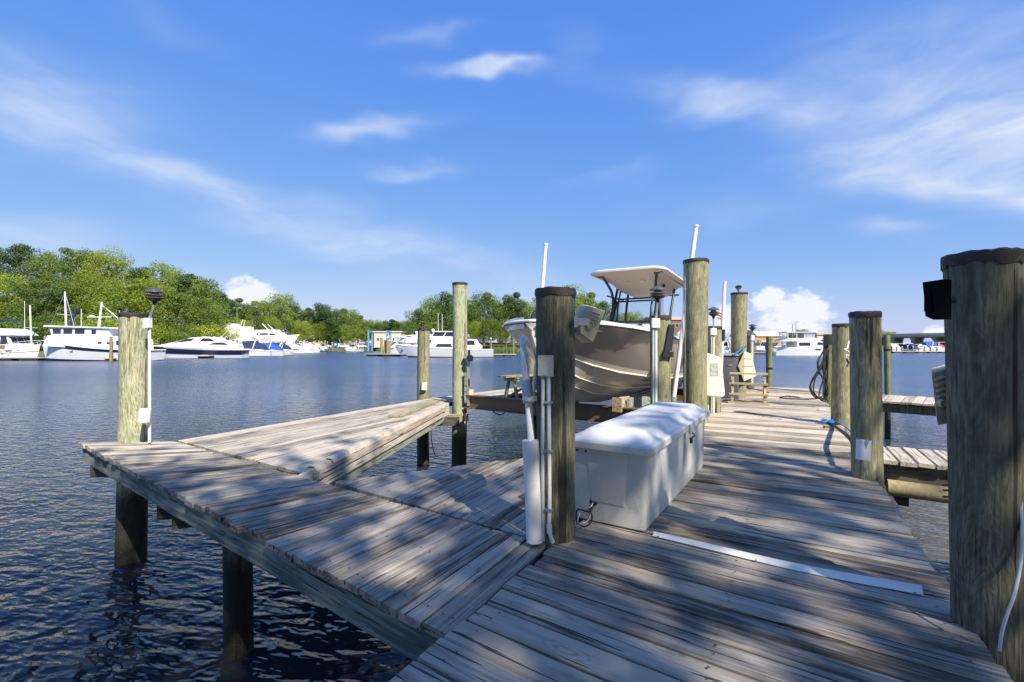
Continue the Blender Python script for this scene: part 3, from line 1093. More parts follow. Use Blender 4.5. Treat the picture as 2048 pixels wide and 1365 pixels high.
piling(1657, 12.2, 21, 23, 668, MAT['green_pile'], 'dark green piling behind the hanging black hose coil', cap=False)
piling(1682, 7.35, 42, 39, 648, MAT['olive'], 'middle piling of the right hand row with white line tied on', capz=0.035)
piling(1737, 4.43, 66, 64, 624, MAT['olive'], 'sunlit olive piling with a notched white tube near its foot, right edge of pier', capz=0.036, lean=(-0.004, 0))
piling(1774, 14.0, 13, 14, 670, MAT['green_pile'], 'thin green piling in the water behind the far finger pier', cap=False, band=700)
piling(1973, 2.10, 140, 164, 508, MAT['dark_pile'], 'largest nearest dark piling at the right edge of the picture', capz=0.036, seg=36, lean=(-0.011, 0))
piling(2052, 11.6, 20, 21, 662, MAT['dark_pile'], 'dark piling at the extreme right edge, behind the largest piling', cap=False)
piling(1066, 13.6, 24, 25, 690, MAT['olive'], 'piling almost hidden under the boat bow, behind the bench', cap=False)

# pointed ornament on the tall piling
m = MB()
zt = ZC + (690 - 586) * 11.1 / F
orn = thing('piling_ornament', 'small pointed brass and black ornament on top of the tall piling behind the steps', 'ornament', ((1477 - 1024) * 11.1 / F, 11.1, zt + .01))
MB().lathe([(.012, 0), (.02, .04), (.07, .11), (.055, .12)], 14).build('bowl', MAT['tan'], orn, smooth=40)
MB().lathe([(.072, .111), (.072, .15), (.03, .165), (.01, .17)], 14).build('cap', MAT['black'], orn, smooth=40)

# ================================================================== tiered lamps on conduit
MAT['lampgrey'] = plain('weathered_black_lamp', (0.07, 0.072, 0.078), 0.5, var=0.3, scale=12, dirt=(0.28, 0.28, 0.28), dirt_amt=0.5)
def dock_lamp(px, Y, py_top, py_box0, py_box1, py_bot, label, boxw=14, lean=0.0, scale=1.0, second=True, pole_mat='pvc'):
    X = (px - 1024) * Y / F
    zt = ZC - (py_top - HZ) * Y / F
    z0, z1 = ZC - (py_box0 - HZ) * Y / F, ZC - (py_box1 - HZ) * Y / F
    zb = ZC - (py_bot - HZ) * Y / F
    t = thing('dock_lamp', label, 'lamp', (X, Y, zb))
    k = scale
    h = zt - zb
    sx = lean
    MB().tube([(0, 0, 0), (0, 0, z1 - zb)], 0.017, 8).build('conduit', MAT[pole_mat], t, smooth=40)
    MB().tube([(0, 0, z0 - zb), (sx, 0, h - .17 * k)], 0.015, 8).build('pole', MAT['galv'], t, smooth=40)
    bw = boxw * Y / F
    MB().box((-bw * .12, -.02, (z0 + z1) / 2 - zb), (bw, .06, z0 - z1)).build('junction_box', MAT['pvc'] if pole_mat == 'pvc' else MAT['galv'], t)
    if second:
        MB().tube([(-bw * .42, -.01, 0), (-bw * .42, -.01, z1 - zb)], 0.014, 8).build('conduit', MAT['grey_pvc'], t, smooth=40)
    c = (sx, 0, h)
    MB().lathe([(.018 * k, -.19 * k), (.028 * k, -.15 * k), (.085 * k, -.115 * k), (.085 * k, -.10 * k), (.06 * k, -.10 * k)], 16, c).build('lamp_base', MAT['black'], t, smooth=40)
    MB().lathe([(.045 * k, -.10 * k), (.045 * k, -.03 * k)], 12, c).build('lamp_glass', MAT['window'], t, smooth=40)
    for z in (-.094, -.066):
        MB().lathe([(.045 * k, z * k + .006), (.10 * k, z * k - .012 * k), (.10 * k, z * k - .007 * k), (.045 * k, z * k + .012)], 16, c).build('louvre_ring', MAT['lampgrey'], t, smooth=40)
    MB().lathe([(.102 * k, -.035 * k), (.10 * k, -.022 * k), (.07 * k, .0), (.02 * k, .022 * k), (.004, .026 * k)], 16, c).build('lamp_hood', MAT['lampgrey'], t, smooth=40)
    return t

dock_lamp(299, 5.93, 580, 637, 656, 885, 'tiered black lamp on a white conduit beside the far left piling', 12, lean=0.065, second=False)
dock_lamp(1312, 6.00, 576, 637, 656, 838, 'tiered grey lamp in front of the boat windshield, on white conduit', 15, lean=0.02)
dock_lamp(1427, 8.55, 617, 657, 670, 830, 'tiered lamp seen between two tall pilings, left of the white guide pole', 11, lean=0.0)
dock_lamp(1505, 13.3, 650, 671, 681, 770, 'small dark tiered lamp right of the piling with the pointed ornament', 6)
# ================================================================== the white chest
ch = thing('dock_chest', 'large grimy white fibreglass chest with a sloped lid on the pier', 'chest', (0, 0, 0))
cb = [Vector((0.883, 3.13, 0)), Vector((0.504, 3.41, 0)), Vector((1.955, 4.80, 0))]
dl = Vector((sin(radians(32.5)), cos(radians(32.5)), 0))
ds = Vector((-dl.y, dl.x, 0))           # towards the water side (left)
CW, CL, CH = 0.50, 2.0, 0.535
ch.location = (cb[0].x, cb[0].y, ZD + 0.006)
ch.rotation_euler = (0, 0, atan2(dl.y, dl.x))
def rrect(x0, x1, y0, y1, r, z, n=4):
    pts = []
    for cx, cy, a0 in ((x1 - r, y1 - r, 0), (x0 + r, y1 - r, 90), (x0 + r, y0 + r, 180), (x1 - r, y0 + r, 270)):
        for i in range(n):
            a = radians(a0 + 90 * i / (n - 1))
            pts.append(Vector((cx + r * cos(a), cy + r * sin(a), z)))
    return pts
m = MB()
m.rings([rrect(0, CL, 0, CW, .03, 0), rrect(-.004, CL + .004, -.004, CW + .004, .03, .02), rrect(-.022, CL + .022, -.022, CW + .03, .03, CH)], True, True)
m.build('body', MAT['chest_dirty'], ch, smooth=35)
# recessed-looking raised panels
m = MB()
for (pts) in (((.135, -.002), (.37, -.002), (.40, .4), (.11, .4)),):
    pass
def panel_end(x, y0, y1, z0, z1, taper, th):
    m = MB()
    a = [Vector((x, y0 + taper, z0)), Vector((x, y1 - taper, z0)), Vector((x, y1, z1)), Vector((x, y0, z1))]
    k = 0.022 / CH
    outp = [Vector((p.x - k * p.z - th - .003, p.y, p.z)) for p in a]
    c = sum(outp, Vector()) / 4
    ins = [p + (c - p).normalized() * 0.014 for p in outp]
    base = [Vector((p.x + th + .006, p.y, p.z)) for p in outp]
    inp = [Vector((p.x + .0, p.y, p.z)) for p in ins]
    m.rings([base, [Vector((p.x + .004, p.y, p.z)) for p in outp], inp], False, True)
    return m
panel_end(0, .10, .41, .14, CH - .005, .035, .007).build('end_panel', MAT['chest_dirty'], ch, smooth=30)
m = MB()
def panel_front(x0, x1, z0, z1, th, bead):
    k = 0.022 / CH
    f = lambda x, z, o: Vector((x, -k * z - o, z))
    m = MB()
    m.rings([[f(x0, z0, -.004), f(x1, z0, -.004), f(x1, z1, -.004), f(x0, z1, -.004)], [f(x0, z0, th), f(x1, z0, th), f(x1, z1, th), f(x0, z1, th)], [f(x0 + bead, z0 + bead, th + .004), f(x1 - bead, z0 + bead, th + .004), f(x1 - bead, z1, th + .004), f(x0 + bead, z1, th + .004)]], False, True)
    return m
panel_front(.13, 1.02, .12, CH - .004, .006, .012).build('front_panel', MAT['chest'], ch, smooth=30)
panel_front(1.08, 1.90, .12, CH - .004, .006, .012).build('front_panel', MAT['chest'], ch, smooth=30)
m = MB()
LX0, LX1, LY0, LY1 = -.075, CL + .065, -.065, CW + .065
m.rings([rrect(LX0 + .02, LX1 - .02, LY0 + .02, LY1 - .02, .03, CH - .012), rrect(LX0, LX1, LY0, LY1, .04, CH - .012), rrect(LX0, LX1, LY0, LY1, .04, CH + .03), rrect(LX0 + .012, LX1 - .012, LY0 + .012, LY1 - .012, .035, CH + .042),
         rrect(LX0 + .05, LX1 - .05, LY0 + .05, LY1 - .05, .03, CH + .048), rrect(LX0 + .15, LX1 - .13, LY0 + .13, LY1 - .13, .03, CH + .105), rrect(LX0 + .17, LX1 - .15, LY0 + .15, LY1 - .15, .03, CH + .108)], True, True)
lid = m.build('lid', MAT['chest'], ch, smooth=16)
m = MB()
m.box((1.05, LY0 - .004, CH - .005), (.035, .012, .075))
m.build('hasp', MAT['galv'], ch)
MB().tube([(1.06, LY0 - .02, CH - .075), (1.06, LY0 - .045, CH - .06), (1.06, LY0 - .02, CH - .035)], .006, 6).box((1.06, LY0 - .014, CH - .10), (.04, .02, .045)).build('padlock', MAT['black'], ch)
for yy in (CW - .02, CW - .09):
    MB().tube([(-.03, yy, CH - .045), (-.022, yy, CH - .045)], .009, 8).build('screw', MAT['rust'], ch)
MB().tube([(-.012, CW - .14, .135), (.01, CW - .14, .135)], .028, 14).build('cable_grommet', MAT['black'], ch)
nest(ch, {'body': ('end_panel', 'front_panel', 'cable_grommet', 'screw'), 'lid': ('hasp', 'padlock')})
# cords dangling from it
def curve_tube(pts, r, n=24, seg=6):
    """smooth tube through points (Catmull-Rom)"""
    P = [Vector(p) for p in pts]
    P = [P[0] * 2 - P[1]] + P + [P[-1] * 2 - P[-2]]
    out = []
    for i in range(1, len(P) - 2):
        for k in range(n):
            t = k / n
            p0, p1, p2, p3 = P[i - 1:i + 3]
            out.append(0.5 * ((2 * p1) + (p2 - p0) * t + (2 * p0 - 5 * p1 + 4 * p2 - p3) * t * t + (3 * p1 - p0 - 3 * p2 + p3) * t ** 3))
    out.append(P[-2])
    return MB().tube(out, r, seg)
wc = thing('extension_cord', 'thin black and white cords hanging in a loop from the end of the white chest', 'cord', D(1160, 1048))
def W2L(o, pts):
    return [Vector(p) - o.location for p in pts]
g = Vector((cb[0].x, cb[0].y, ZD + .006)) + dl * (-.012) + ds * (CW - .14) + Vector((0, 0, .135))
q = D(1165, 1050)
curve_tube(W2L(wc, [g, g - dl * .06 + Vector((0, 0, -.05)), at(1155, 1020, 3.36), at(1154, 1045, 3.3), D(1168, 1056) + Vector((0, 0, .008)), D(1180, 1050) + Vector((0, 0, .008)), at(1184, 1035, 3.3), at(1180, 1020, 3.33), g - dl * .02 + Vector((0, 0, -.01))]), .006, 8).build('black_cord', MAT['rubber'], wc, smooth=60)
curve_tube(W2L(wc, [g, g - dl * .05 + Vector((0, 0, -.02)), at(1163, 1022, 3.34), at(1156, 1046, 3.28), D(1174, 1046) + Vector((0, 0, .01)), at(1181, 1030, 3.3)]), .0035, 8).build('white_cord', MAT['pvc'], wc, smooth=60)

# ================================================================== vinyl strip lying on the deck
vs_ = thing('vinyl_strip', 'long white curved vinyl strip lying loose across the deck boards', 'strip', D(1575, 1130))
a, b = D(1306, 1073), D(1845, 1190)
dv = (b - a).normalized()
nv = Vector((-dv.y, dv.x, 0))
m = MB()
rings = []
NS = 14
for i in range(NS + 1):
    f = i / NS
    c = a.lerp(b, f) - nv * (0.035 * sin(f * pi)) + Vector((0, 0, 0.007 + 0.004 * sin(f * 7)))
    k = (0.75 + 0.35 * f) * .52
    pr = [(-.045, 0), (-.028, .0), (-.012, .004), (.006, .016), (.022, .034), (.032, .05), (.036, .049), (.026, .030), (.010, .012), (-.010, -.0), (-.028, -.004), (-.045, -.004)]
    rings.append([c + nv * u * k + Vector((0, 0, w * k * .95 + .003)) - vs_.location for u, w in pr])
m.rings(rings)
m.build('strip', MAT['pvc'], vs_, smooth=40)
m = MB()
for f in (.03, .45, .975):
    c = a.lerp(b, f) - nv * (0.035 * sin(f * pi)) - nv * .032 * (0.75 + .35 * f) + Vector((0, 0, .0165)) - vs_.location
    m.lathe([(.006, 0), (.006, .002)], 8, c)
    MB().lathe([(.006, 0), (.006, .002)], 8, c).build('screw_hole', MAT['rust'], vs_)

# ================================================================== pipes and boxes on the dark piling
Yp = 2.95
pp = thing('conduit_run', 'grey electrical box with two grey conduits strapped to the dark piling by the boat', 'electrical box', at(1092, 1085, 2.93))
def L(p):
    return p - pp.location
Yb = 2.90
MB().box(L(at(1092, 732, Yb)), (.088, .06, .128)).build('box', MAT['galv'], pp)
MB().box(L(at(1084, 732, Yb - .03)), (.05, .012, .118)).build('box_cover', MAT['galv'], pp)
MB().tube([L(at(1086, 752, Yb)), L(at(1085, 900, Yb)), L(at(1086, 1082, Yb))], .0115, 10).build('conduit', MAT['grey_pvc'], pp, smooth=50)
curve_tube([L(at(1097, 752, Yb)), L(at(1098, 850, Yb)), L(at(1099, 1000, Yb)), L(at(1098, 1058, Yb)), L(at(1101, 1072, Yb)), L(at(1106, 1086, Yb))], .0125, 8, 10).build('conduit', MAT['pvc'], pp, smooth=50)
for py in (805, 902, 1020):
    MB().box(L(at(1097, py, Yb - .01)), (.05, .03, .012)).build('pipe_strap', MAT['galv'], pp)
MB().tube([L(at(1098, 1050, Yb)), L(at(1099, 1066, Yb))], .017, 10).build('coupling', MAT['pvc'], pp, smooth=50)

gp = thing('guide_pipe', 'leaning white guide pipe standing in a thick white sleeve, left of the dark piling', 'pipe', at(1067, 1083, 2.92))
def L(p):
    return p - gp.location
MB().tube([L(at(1070, 1083, 2.92)), L(at(1066, 980, 2.93)), L(at(1061, 881, 2.94))], .0525, 18).build('sleeve', MAT['pvc'], gp, smooth=50)
MB().tube([L(at(1064, 900, 2.95)), L(at(1056, 790, 3.05)), L(at(1046, 690, 3.2))], .0235, 12).build('pipe', MAT['pvc'], gp, smooth=50)
MB().tube([L(at(1057, 806, 3.03)), L(at(1053, 764, 3.08))], .036, 12).build('coupling', MAT['grey_pvc'], gp, smooth=50)
MB().tube([L(at(1057, 802, 3.0)), L(at(1058, 794, 3.0))], .042, 12).box(L(at(1067, 798, 2.98)), (.04, .03, .03)).build('clamp', MAT['galv'], gp, smooth=50)
MB().tube([L(at(1046, 692, 3.2)), L(at(1043, 682, 3.22)), L(at(1047, 677, 3.26)), L(at(1054, 681, 3.3))], .022, 10).build('elbow', MAT['pvc'], gp, smooth=50)

# ================================================================== moulded covers of the lift motors
def motor_cover(name, label, cat, loc, rot, w, d, h, mat, slots=True, knob=True, front_w=None):
    """tapered tub: open mouth at +x, closed slotted face at -y"""
    t = thing(name, label, cat, loc)
    t.rotation_euler = rot
    m = MB()
    fw = front_w or 0.72
    back = rrect(-w / 2, w / 2, -h / 2, h / 2, .03, 0)
    r0 = [Vector((p.x, d / 2, p.y)) for p in rrect(-w / 2 * 1.05, w / 2 * 1.05, -h / 2 * 1.05, h / 2 * 1.05, .02, 0)]
    r1 = [Vector((p.x, d / 2 - .02, p.y)) for p in rrect(-w / 2 * 1.05, w / 2 * 1.05, -h / 2 * 1.05, h / 2 * 1.05, .02, 0)]
    r2 = [Vector((p.x, d / 2 - .022, p.y)) for p in rrect(-w / 2, w / 2, -h / 2, h / 2, .03, 0)]
    r3 = [Vector((p.x * fw, -d / 2 + .02, p.y * (fw + .1))) for p in back]
    r4 = [Vector((p.x * fw * .9, -d / 2, p.y * (fw + .02))) for p in back]
    m.rings([r0, r1, r2, r3, r4], True, True)
    m.build('shell', mat, t, smooth=40)
    if slots:
        for i in range(4):
            z = h * (.30 - i * .11)
            mm = MB()
            mm.rings([[Vector((x, -d / 2 - .001, z + zz)) for x, zz in ((-w * .27, .0), (-w * .1, .012), (w * .25, -.006), (w * .1, -.016), (-w * .1, -.01))], [Vector((x * .9, -d / 2 - .012, z + zz)) for x, zz in ((-w * .27, .0), (-w * .1, .006), (w * .25, -.004), (w * .1, -.009), (-w * .1, -.005))]], False, True)
            mm.build('louvre', mat, t)
    if knob:
        MB().rings([[Vector((.0 + rr * cos(k * pi / 8), -d / 2 - yy, -h * .17 + rr * sin(k * pi / 8))) for k in range(16)] for rr, yy in ((.048, -.004), (.048, .012), (.036, .02), (.034, .006), (.005, .012))], False, True).build('boss', mat, t, smooth=30)
    return t
def tub_cover(label, face, Y, back, mat, grow=1.12):
    """moulded cover given by its slotted face (four corners seen from the pier) and the way its body runs back"""
    P = [at(x, y, Y) for x, y in face]
    c = sum(P, Vector()) / 4
    t = thing('motor_cover', label, 'motor cover', c)
    P = [p - c for p in P]
    def q(u, v, o=0.0):
        a = P[0].lerp(P[1], u)
        b = P[3].lerp(P[2], u)
        return a.lerp(b, v) + n * o
    n = (P[1] - P[0]).cross(P[3] - P[0]).normalized()
    if n.y > 0:
        n = -n
    def ring(k, o, sh):
        out = []
        for (u, v) in ((.06, 0), (.94, 0), (1, .06), (1, .94), (.94, 1), (.06, 1), (0, .94), (0, .06)):
            out.append(q(.5 + (u - .5) * k, .5 + (v - .5) * k, o) + Vector(back) * sh)
        return out
    MB().rings([ring(.93, 0, 0), ring(1.0, 0, .06), ring(1.05, 0, .5), ring(grow, 0, .93), ring(grow * 1.05, 0, .94), ring(grow * 1.05, 0, 1.0)], True, True).build('shell', mat, t, smooth=25)
    for i in range(4):
        v = .12 + i * .105
        MB().rings([[q(.16, v, -.002), q(.80, v - .01, -.002), q(.80, v + .05, -.002), q(.16, v + .055, -.002)], [q(.22, v + .035, .012), q(.74, v + .025, .012), q(.76, v + .045, .012), q(.22, v + .05, .012)]], False, True).build('louvre', mat, t)
    e1 = (P[1] - P[0]).normalized()
    e2 = n.cross(e1)
    m0 = q(.42, .60)
    R_ = (P[1] - P[0]).length * .26
    MB().rings([[m0 + (e1 * cos(k * pi / 9) + e2 * sin(k * pi / 9)) * R_ * f + n * o for k in range(18)] for f, o in ((1.05, -.004), (1.0, .014), (.8, .020), (.72, .008), (.1, .014))], False, True).build('boss', mat, t, smooth=30)
    return t
tub_cover('beige moulded motor cover hanging tilted on the dark piling in front of the bow', [(1182, 613), (1212, 622), (1186, 688), (1156, 664)], 3.02, (-.035, .22, .02), MAT['beige'])
tb = thing('cover_bracket', 'pale bracket arm fixing the tilted beige cover to the dark piling', 'bracket', at(1160, 644, 2.95))
MB().box((.02, -.0, 0), (.075, .02, .045)).build('arm', MAT['galv'], tb)
MB().box((-.03, .0, 0), (.02, .05, .07)).build('clamp_plate', MAT['galv'], tb)
tub_cover('beige moulded tub half hidden behind the largest piling at right', [(1862, 744), (1893, 736), (1896, 848), (1875, 852)], 2.22, (.155, .17, 0), MAT['beige'], 1.02)

# black floodlight on the near piling
fl = thing('flood_light', 'black wedge shaped flood light near the top of the largest piling', 'light', at(1872, 600, 2.0))
m = MB()
z0, z1 = -.084, .084
prof = [(-.075, z1 * .92), (.0, z1), (.06, z1), (.06, z0), (.0, z0), (-.055, z0 * .82), (-.062, 0.0)]
sh = MB().side([(p[0] * .62 + .008, p[1]) for p in prof], -.022, .022)
MAT['matteblack'] = plain('matte_black_metal', (0.004, 0.004, 0.005), 0.85, var=0.2, spec=0.1)
sh.build('housing', MAT['matteblack'], fl)
MB().box((-.032, 0, .0), (.012, .03, .10)).build('lens', MAT['matteblack'], fl)
MB().tube([(.03, 0, 0), (.09, .02, 0)], .015, 8).build('mount', MAT['black'], fl)

# second flood light on the short piling by the boat
fl2 = thing('flood_light', 'small dark flood light clamped to the short piling in front of the hull', 'light', at(1337, 680, 6.1))
MB().side([(-.07, -.16), (.03, -.14), (.06, .18), (.0, .20)], -.05, .05).build('housing', MAT['cardark'], fl2)
MB().box((-.02, 0, -.19), (.13, .12, .07)).build('base', MAT['black'], fl2)

# ================================================================== cream control box at the boat
cbx = thing('control_cabinet', 'cream moulded control cabinet with a clouded window, hung beside the tall piling', 'cabinet', at(1434, 752, 7.5))
m = MB()
hw, hh = .17, .355
def sec(x0, x1, z0, z1, y):
    return [Vector((x0, y, z0)), Vector((x1, y, z0)), Vector((x1, y, z1)), Vector((x0, y, z1))]
Yc = 7.5
q = lambda px, py: at(px, py, Yc) - cbx.location
fr = [q(1412, 793), q(1446, 796), q(1440, 716), q(1412, 706)]
bk = [q(1414, 790) + Vector((.06, .32, 0)), q(1460, 788) + Vector((.05, .30, 0)), q(1449, 722) + Vector((.05, .30, 0)), q(1414, 708) + Vector((.06, .32, 0))]
md = [fr[0] + Vector((0, .05, -.01)), q(1455, 793) + Vector((0, .08, 0)), q(1447, 716) + Vector((0, .08, 0)), fr[3] + Vector((0, .05, .01))]
bmx = MB().rings([fr, md, bk], True, True)
o = bmx.build('shell', MAT['cream'], cbx, smooth=30)
bv = o.modifiers.new('soft', 'BEVEL')
bv.width = .025
bv.segments = 3
bv.limit_method = 'ANGLE'
bv.angle_limit = radians(30)
c = [q(1420, 752), q(1437, 752), q(1435, 727), q(1420, 726)]
MB().rings([[p + Vector((0, -.006, 0)) for p in c], [p + Vector((0, .01, 0)) for p in c]], True, True).build('window', MAT['window_cloudy'] if 'window_cloudy' in MAT else plain('clouded_window', (0.42, 0.44, 0.40), .25, var=.35, scale=18), cbx)
for px in (1417, 1424):
    MB().tube([q(px, 795) + Vector((0, .15, 0)), q(px, 835) + Vector((0, .15, 0))], .013, 8).build('conduit', MAT['pvc'], cbx, smooth=50)

# ================================================================== short white tubes screwed to pilings
def white_tube(label, px, py, Y, hp, wp, tilt, notch=False):
    t = thing('tube_holder', label, 'tube holder', at(px, py, Y))
    h, r = hp * Y / F, wp / 2 * Y / F
    m = MB()
    n = 20
    outer = [Vector((r * cos(2 * pi * k / n), r * sin(2 * pi * k / n), 0)) for k in range(n)]
    zt = [h / 2 - (0.45 * h * max(0, 1 - abs(((k - 14.0) / n + .5) % 1 - .5) * n / 1.6) if notch else 0) for k in range(n)]
    m.rings([[Vector((p.x, p.y, -h / 2)) for p in outer], [Vector((p.x, p.y, z)) for p, z in zip(outer, zt)], [Vector((p.x * .88, p.y * .88, z)) for p, z in zip(outer, zt)], [Vector((p.x * .88, p.y * .88, -h / 2)) for p in outer]], False, False)
    m.add([Vector((p.x, p.y, -h / 2)) for p in outer] + [Vector((p.x * .88, p.y * .88, -h / 2)) for p in outer], [(k, (k + 1) % n, n + (k + 1) % n, n + k) for k in range(n)])
    m.build('tube', MAT['pvc'], t, smooth=50)
    MB().tube([(0, r * .4, h * .2), (0, r * 1.6, h * .2)], .006, 6).build('bolt', MAT['galv'], t)
    t.rotation_euler = (radians(-6), radians(tilt), 0)
    return t
white_tube('notched white tube holder at the foot of the sunlit right hand piling', 1727, 900, 4.2, 40, 25, 6, True)
white_tube('white tube holder low on the far left pale piling', 289, 831, 5.86, 27, 21, 3)
white_tube('small white tube holder on the short yellowish piling', 848, 773, 10.95, 15, 11, 3)

# ================================================================== hoses and ropes
hc = thing('hose_coil', 'black garden hose hanging in loops on the piling at the right of the pier', 'hose', at(1655, 795, 9.3))
Yh = 9.3
def Lh(px, py, dy=0.0):
    return at(px, py, Yh + dy) - hc.location
loops = [[(1655, 690), (1640, 715), (1637, 735), (1650, 770), (1655, 790), (1640, 797), (1625, 785), (1622, 765), (1640, 735), (1655, 700)],
         [(1656, 692), (1646, 730), (1630, 760), (1628, 785), (1645, 800), (1656, 785), (1650, 755), (1645, 735), (1648, 712), (1656, 694)],
         [(1654, 700), (1652, 740), (1638, 790), (1648, 803), (1656, 800)],
         [(1655, 695), (1636, 722), (1638, 745), (1652, 765), (1648, 790), (1630, 795), (1620, 775), (1632, 750), (1652, 710)],
         [(1657, 700), (1655, 750), (1651, 795), (1657, 803)]]
for i, lp in enumerate(loops):
    curve_tube([Lh(x, y, .03 * sin(k * 1.3 + i)) for k, (x, y) in enumerate(lp)], .014, 7).build('hose_loop', MAT['rubber'], hc, smooth=60)
gh = [D(1654, 801), D(1640, 799), D(1610, 800), D(1580, 799), D(1560, 797), D(1575, 794), D(1600, 797)]
curve_tube([p + Vector((0, 0, .016)) - hc.location for p in gh], .014, 7).build('hose_tail', MAT['rubber'], hc, smooth=60)
MB().box(Lh(1658, 680), (.10, .12, .2)).build('hose_hanger', MAT['black'], hc)

bl = thing('blue_line', 'tangle of blue line tied round a black hose at the pier edge', 'rope', D(1655, 850))
rn = random.Random(4)
for k in range(4):
    pts = []
    for i in range(9):
        a_ = i * .9 + k
        pts.append(Vector((.07 * cos(a_) + rn.uniform(-.03, .03), .05 * sin(a_) + rn.uniform(-.03, .03), .03 + rn.uniform(0, .06))))
    curve_tube(pts, .008, 6).build('rope_loop', MAT['bluerope'], bl, smooth=60)
pts = [D(1660, 850) + Vector((0, 0, .06)), D(1675, 852) + Vector((0, 0, .05)), D(1692, 858) + Vector((0, 0, .02)), at(1703, 866, 6.4), at(1712, 872, 6.3)]
curve_tube([p - bl.location for p in pts], .009, 8).build('rope_tail', MAT['bluerope'], bl, smooth=60)
bh = thing('black_hose', 'thick black hose drooping over the pier edge beside the sunlit piling', 'hose', D(1664, 852))
pts = [D(1655, 849) + Vector((0, 0, .03)), D(1668, 856) + Vector((0, 0, .03)), at(1690, 868, 5.6), at(1703, 882, 5.1), at(1709, 900, 4.75), at(1712, 925, 4.6)]
curve_tube([p - bh.location for p in pts], .022, 8, 8).build('hose', MAT['rubber'], bh, smooth=60)
MB().box(D(1653, 857) - bh.location + Vector((0, 0, .02)), (.07, .05, .04)).build('fitting', MAT['tan'], bh)

wl = thing('white_line', 'short white line knotted round the middle right piling', 'rope', at(1694, 702, 7.12))
curve_tube([at(1698, 682, 7.15) - wl.location, at(1694, 697, 7.1) - wl.location, at(1689, 699, 7.08) - wl.location, at(1697, 704, 7.08) - wl.location, at(1696, 712, 7.1) - wl.location, at(1692, 711, 7.08) - wl.location, at(1694, 722, 7.1) - wl.location], .011, 7).build('rope', MAT['pvc'], wl, smooth=60)
curve_tube([at(1693, 718, 7.08) - wl.location, at(1697, 727, 7.1) - wl.location, at(1694, 733, 7.08) - wl.location], .014, 7).build('hook', MAT['black'], wl, smooth=60)

nc = thing('piling_cable', 'grey cable hanging loosely down the right side of the largest piling', 'cable', at(1998, 1300, 1.9))
Yn = 1.90
pts = [at(2040, 905, 2.0), at(2041, 980, 1.98), at(2044, 1060, 1.95), at(2042, 1120, 1.93), at(2030, 1185, 1.9), at(2014, 1230, 1.9), at(2004, 1265, 1.9), at(1999, 1302, 1.9)]
curve_tube([p - nc.location for p in pts], .006, 8).build('cable', MAT['grey_pvc'], nc, smooth=60)
pts = [at(2039, 908, 2.0), at(2043, 940, 2.0), at(2044, 1000, 1.98), at(2041, 1060, 1.96)]
curve_tube([p - nc.location for p in pts], .008, 8).build('blue_cable', MAT['navycanvas'], nc, smooth=60)
nm = MB()
for k, (x, y) in enumerate(((1885, 970), (1887, 981), (1886, 994), (1890, 1002), (2046, 992), (2049, 1000))):
    sgn = -1 if x < 1970 else 1
    p0, p1 = at(x, y, 2.08), at(x - sgn * 14, y, 2.08)
    MB().tube([p0 - nc.location, p1 - nc.location], .0045, 6).build('spike', MAT['rust'], nc)

# small shell on the deck
sh = thing('clam_shell', 'small brown and white clam shell lying on the sunlit deck near the middle right piling', 'shell', D(1641, 821))
rr = []
for i in range(4):
    f = i / 3
    rr.append([Vector((.06 * (1 - f * f) * cos(a_) * 1.1, .045 * (1 - f * f) * sin(a_), .004 + .03 * f)) for a_ in [2 * pi * k / 10 for k in range(10)]])
MB().rings(rr, True, False).build('valve', MAT['tan'], sh, smooth=60)
MB().rings([[p + Vector((.06, 0, 0)) for p in [Vector((v.x * .5, v.y * .5, v.z * 1.4)) for v in r]] for r in rr], True, False).build('valve', MAT['pvc'], sh, smooth=60)

# ================================================================== steps
stp = thing('wooden_steps', 'small three tread wooden boarding steps on the far end of the pier', 'steps', D(1497, 806))
stp.rotation_euler = (0, 0, -AX + radians(4))
W_ = .74
for i, (y, z) in enumerate(((-.22, .20), (-.04, .41), (.14, .62))):
    MB().box((0, y, z), (W_, .20, .035)).build('tread', MAT['tan'], stp)
MB().box((0, -.26, .022), (W_ * 1.06, .09, .04)).build('base_board', MAT['tan'], stp)
for x in (-W_ / 2 + .06, W_ / 2 - .06):
    for (y, z) in ((-.27, .18), (-.09, .39), (.09, .60)):
        MB().box((x, y, z / 2 + .02), (.06, .055, z - .05)).build('leg', MAT['tan'], stp)
    MB().beam((x, -.27, .10), (x, .20, .55), .035, .10).build('stringer', MAT['tan'], stp)
    MB().box((x, .2, .30), (.06, .055, .58)).build('leg', MAT['tan'], stp)

# grey locker and cream cover behind the steps
lk = thing('upright_locker', 'dark grey upright plastic locker behind the wooden steps', 'locker', D(1474, 800) + Vector((0, .35, 0)))
Yl = lk.location.y
lk.rotation_euler = (0, 0, -AX + radians(6))
m = MB().rings([rrect(-.19, .19, -.16, .16, .03, 0), rrect(-.18, .18, -.15, .15, .03, .95), rrect(-.16, .16, -.13, .13, .03, 1.0)], True, True)
MAT['locker'] = plain('dark_grey_plastic', (0.085, 0.09, 0.10), .55, var=.1)
m.build('body', MAT['locker'], lk, smooth=30)
MB().box((0, -.157, .78), (.10, .008, .04)).build('name_plate', MAT['galv'], lk)
MB().rings([rrect(-.18, .20, -.17, .17, .03, 1.0), rrect(-.10, .12, -.12, .12, .03, 1.06)], True, True).build('lid', MAT['galv'], lk, smooth=30)
cc = thing('motor_cover', 'ribbed cream motor cover leaning on the grey locker behind the steps', 'motor cover', at(1500, 738, 10.75))
def q(px, py, dy=0):
    return at(px, py, 10.75 + dy) - cc.location
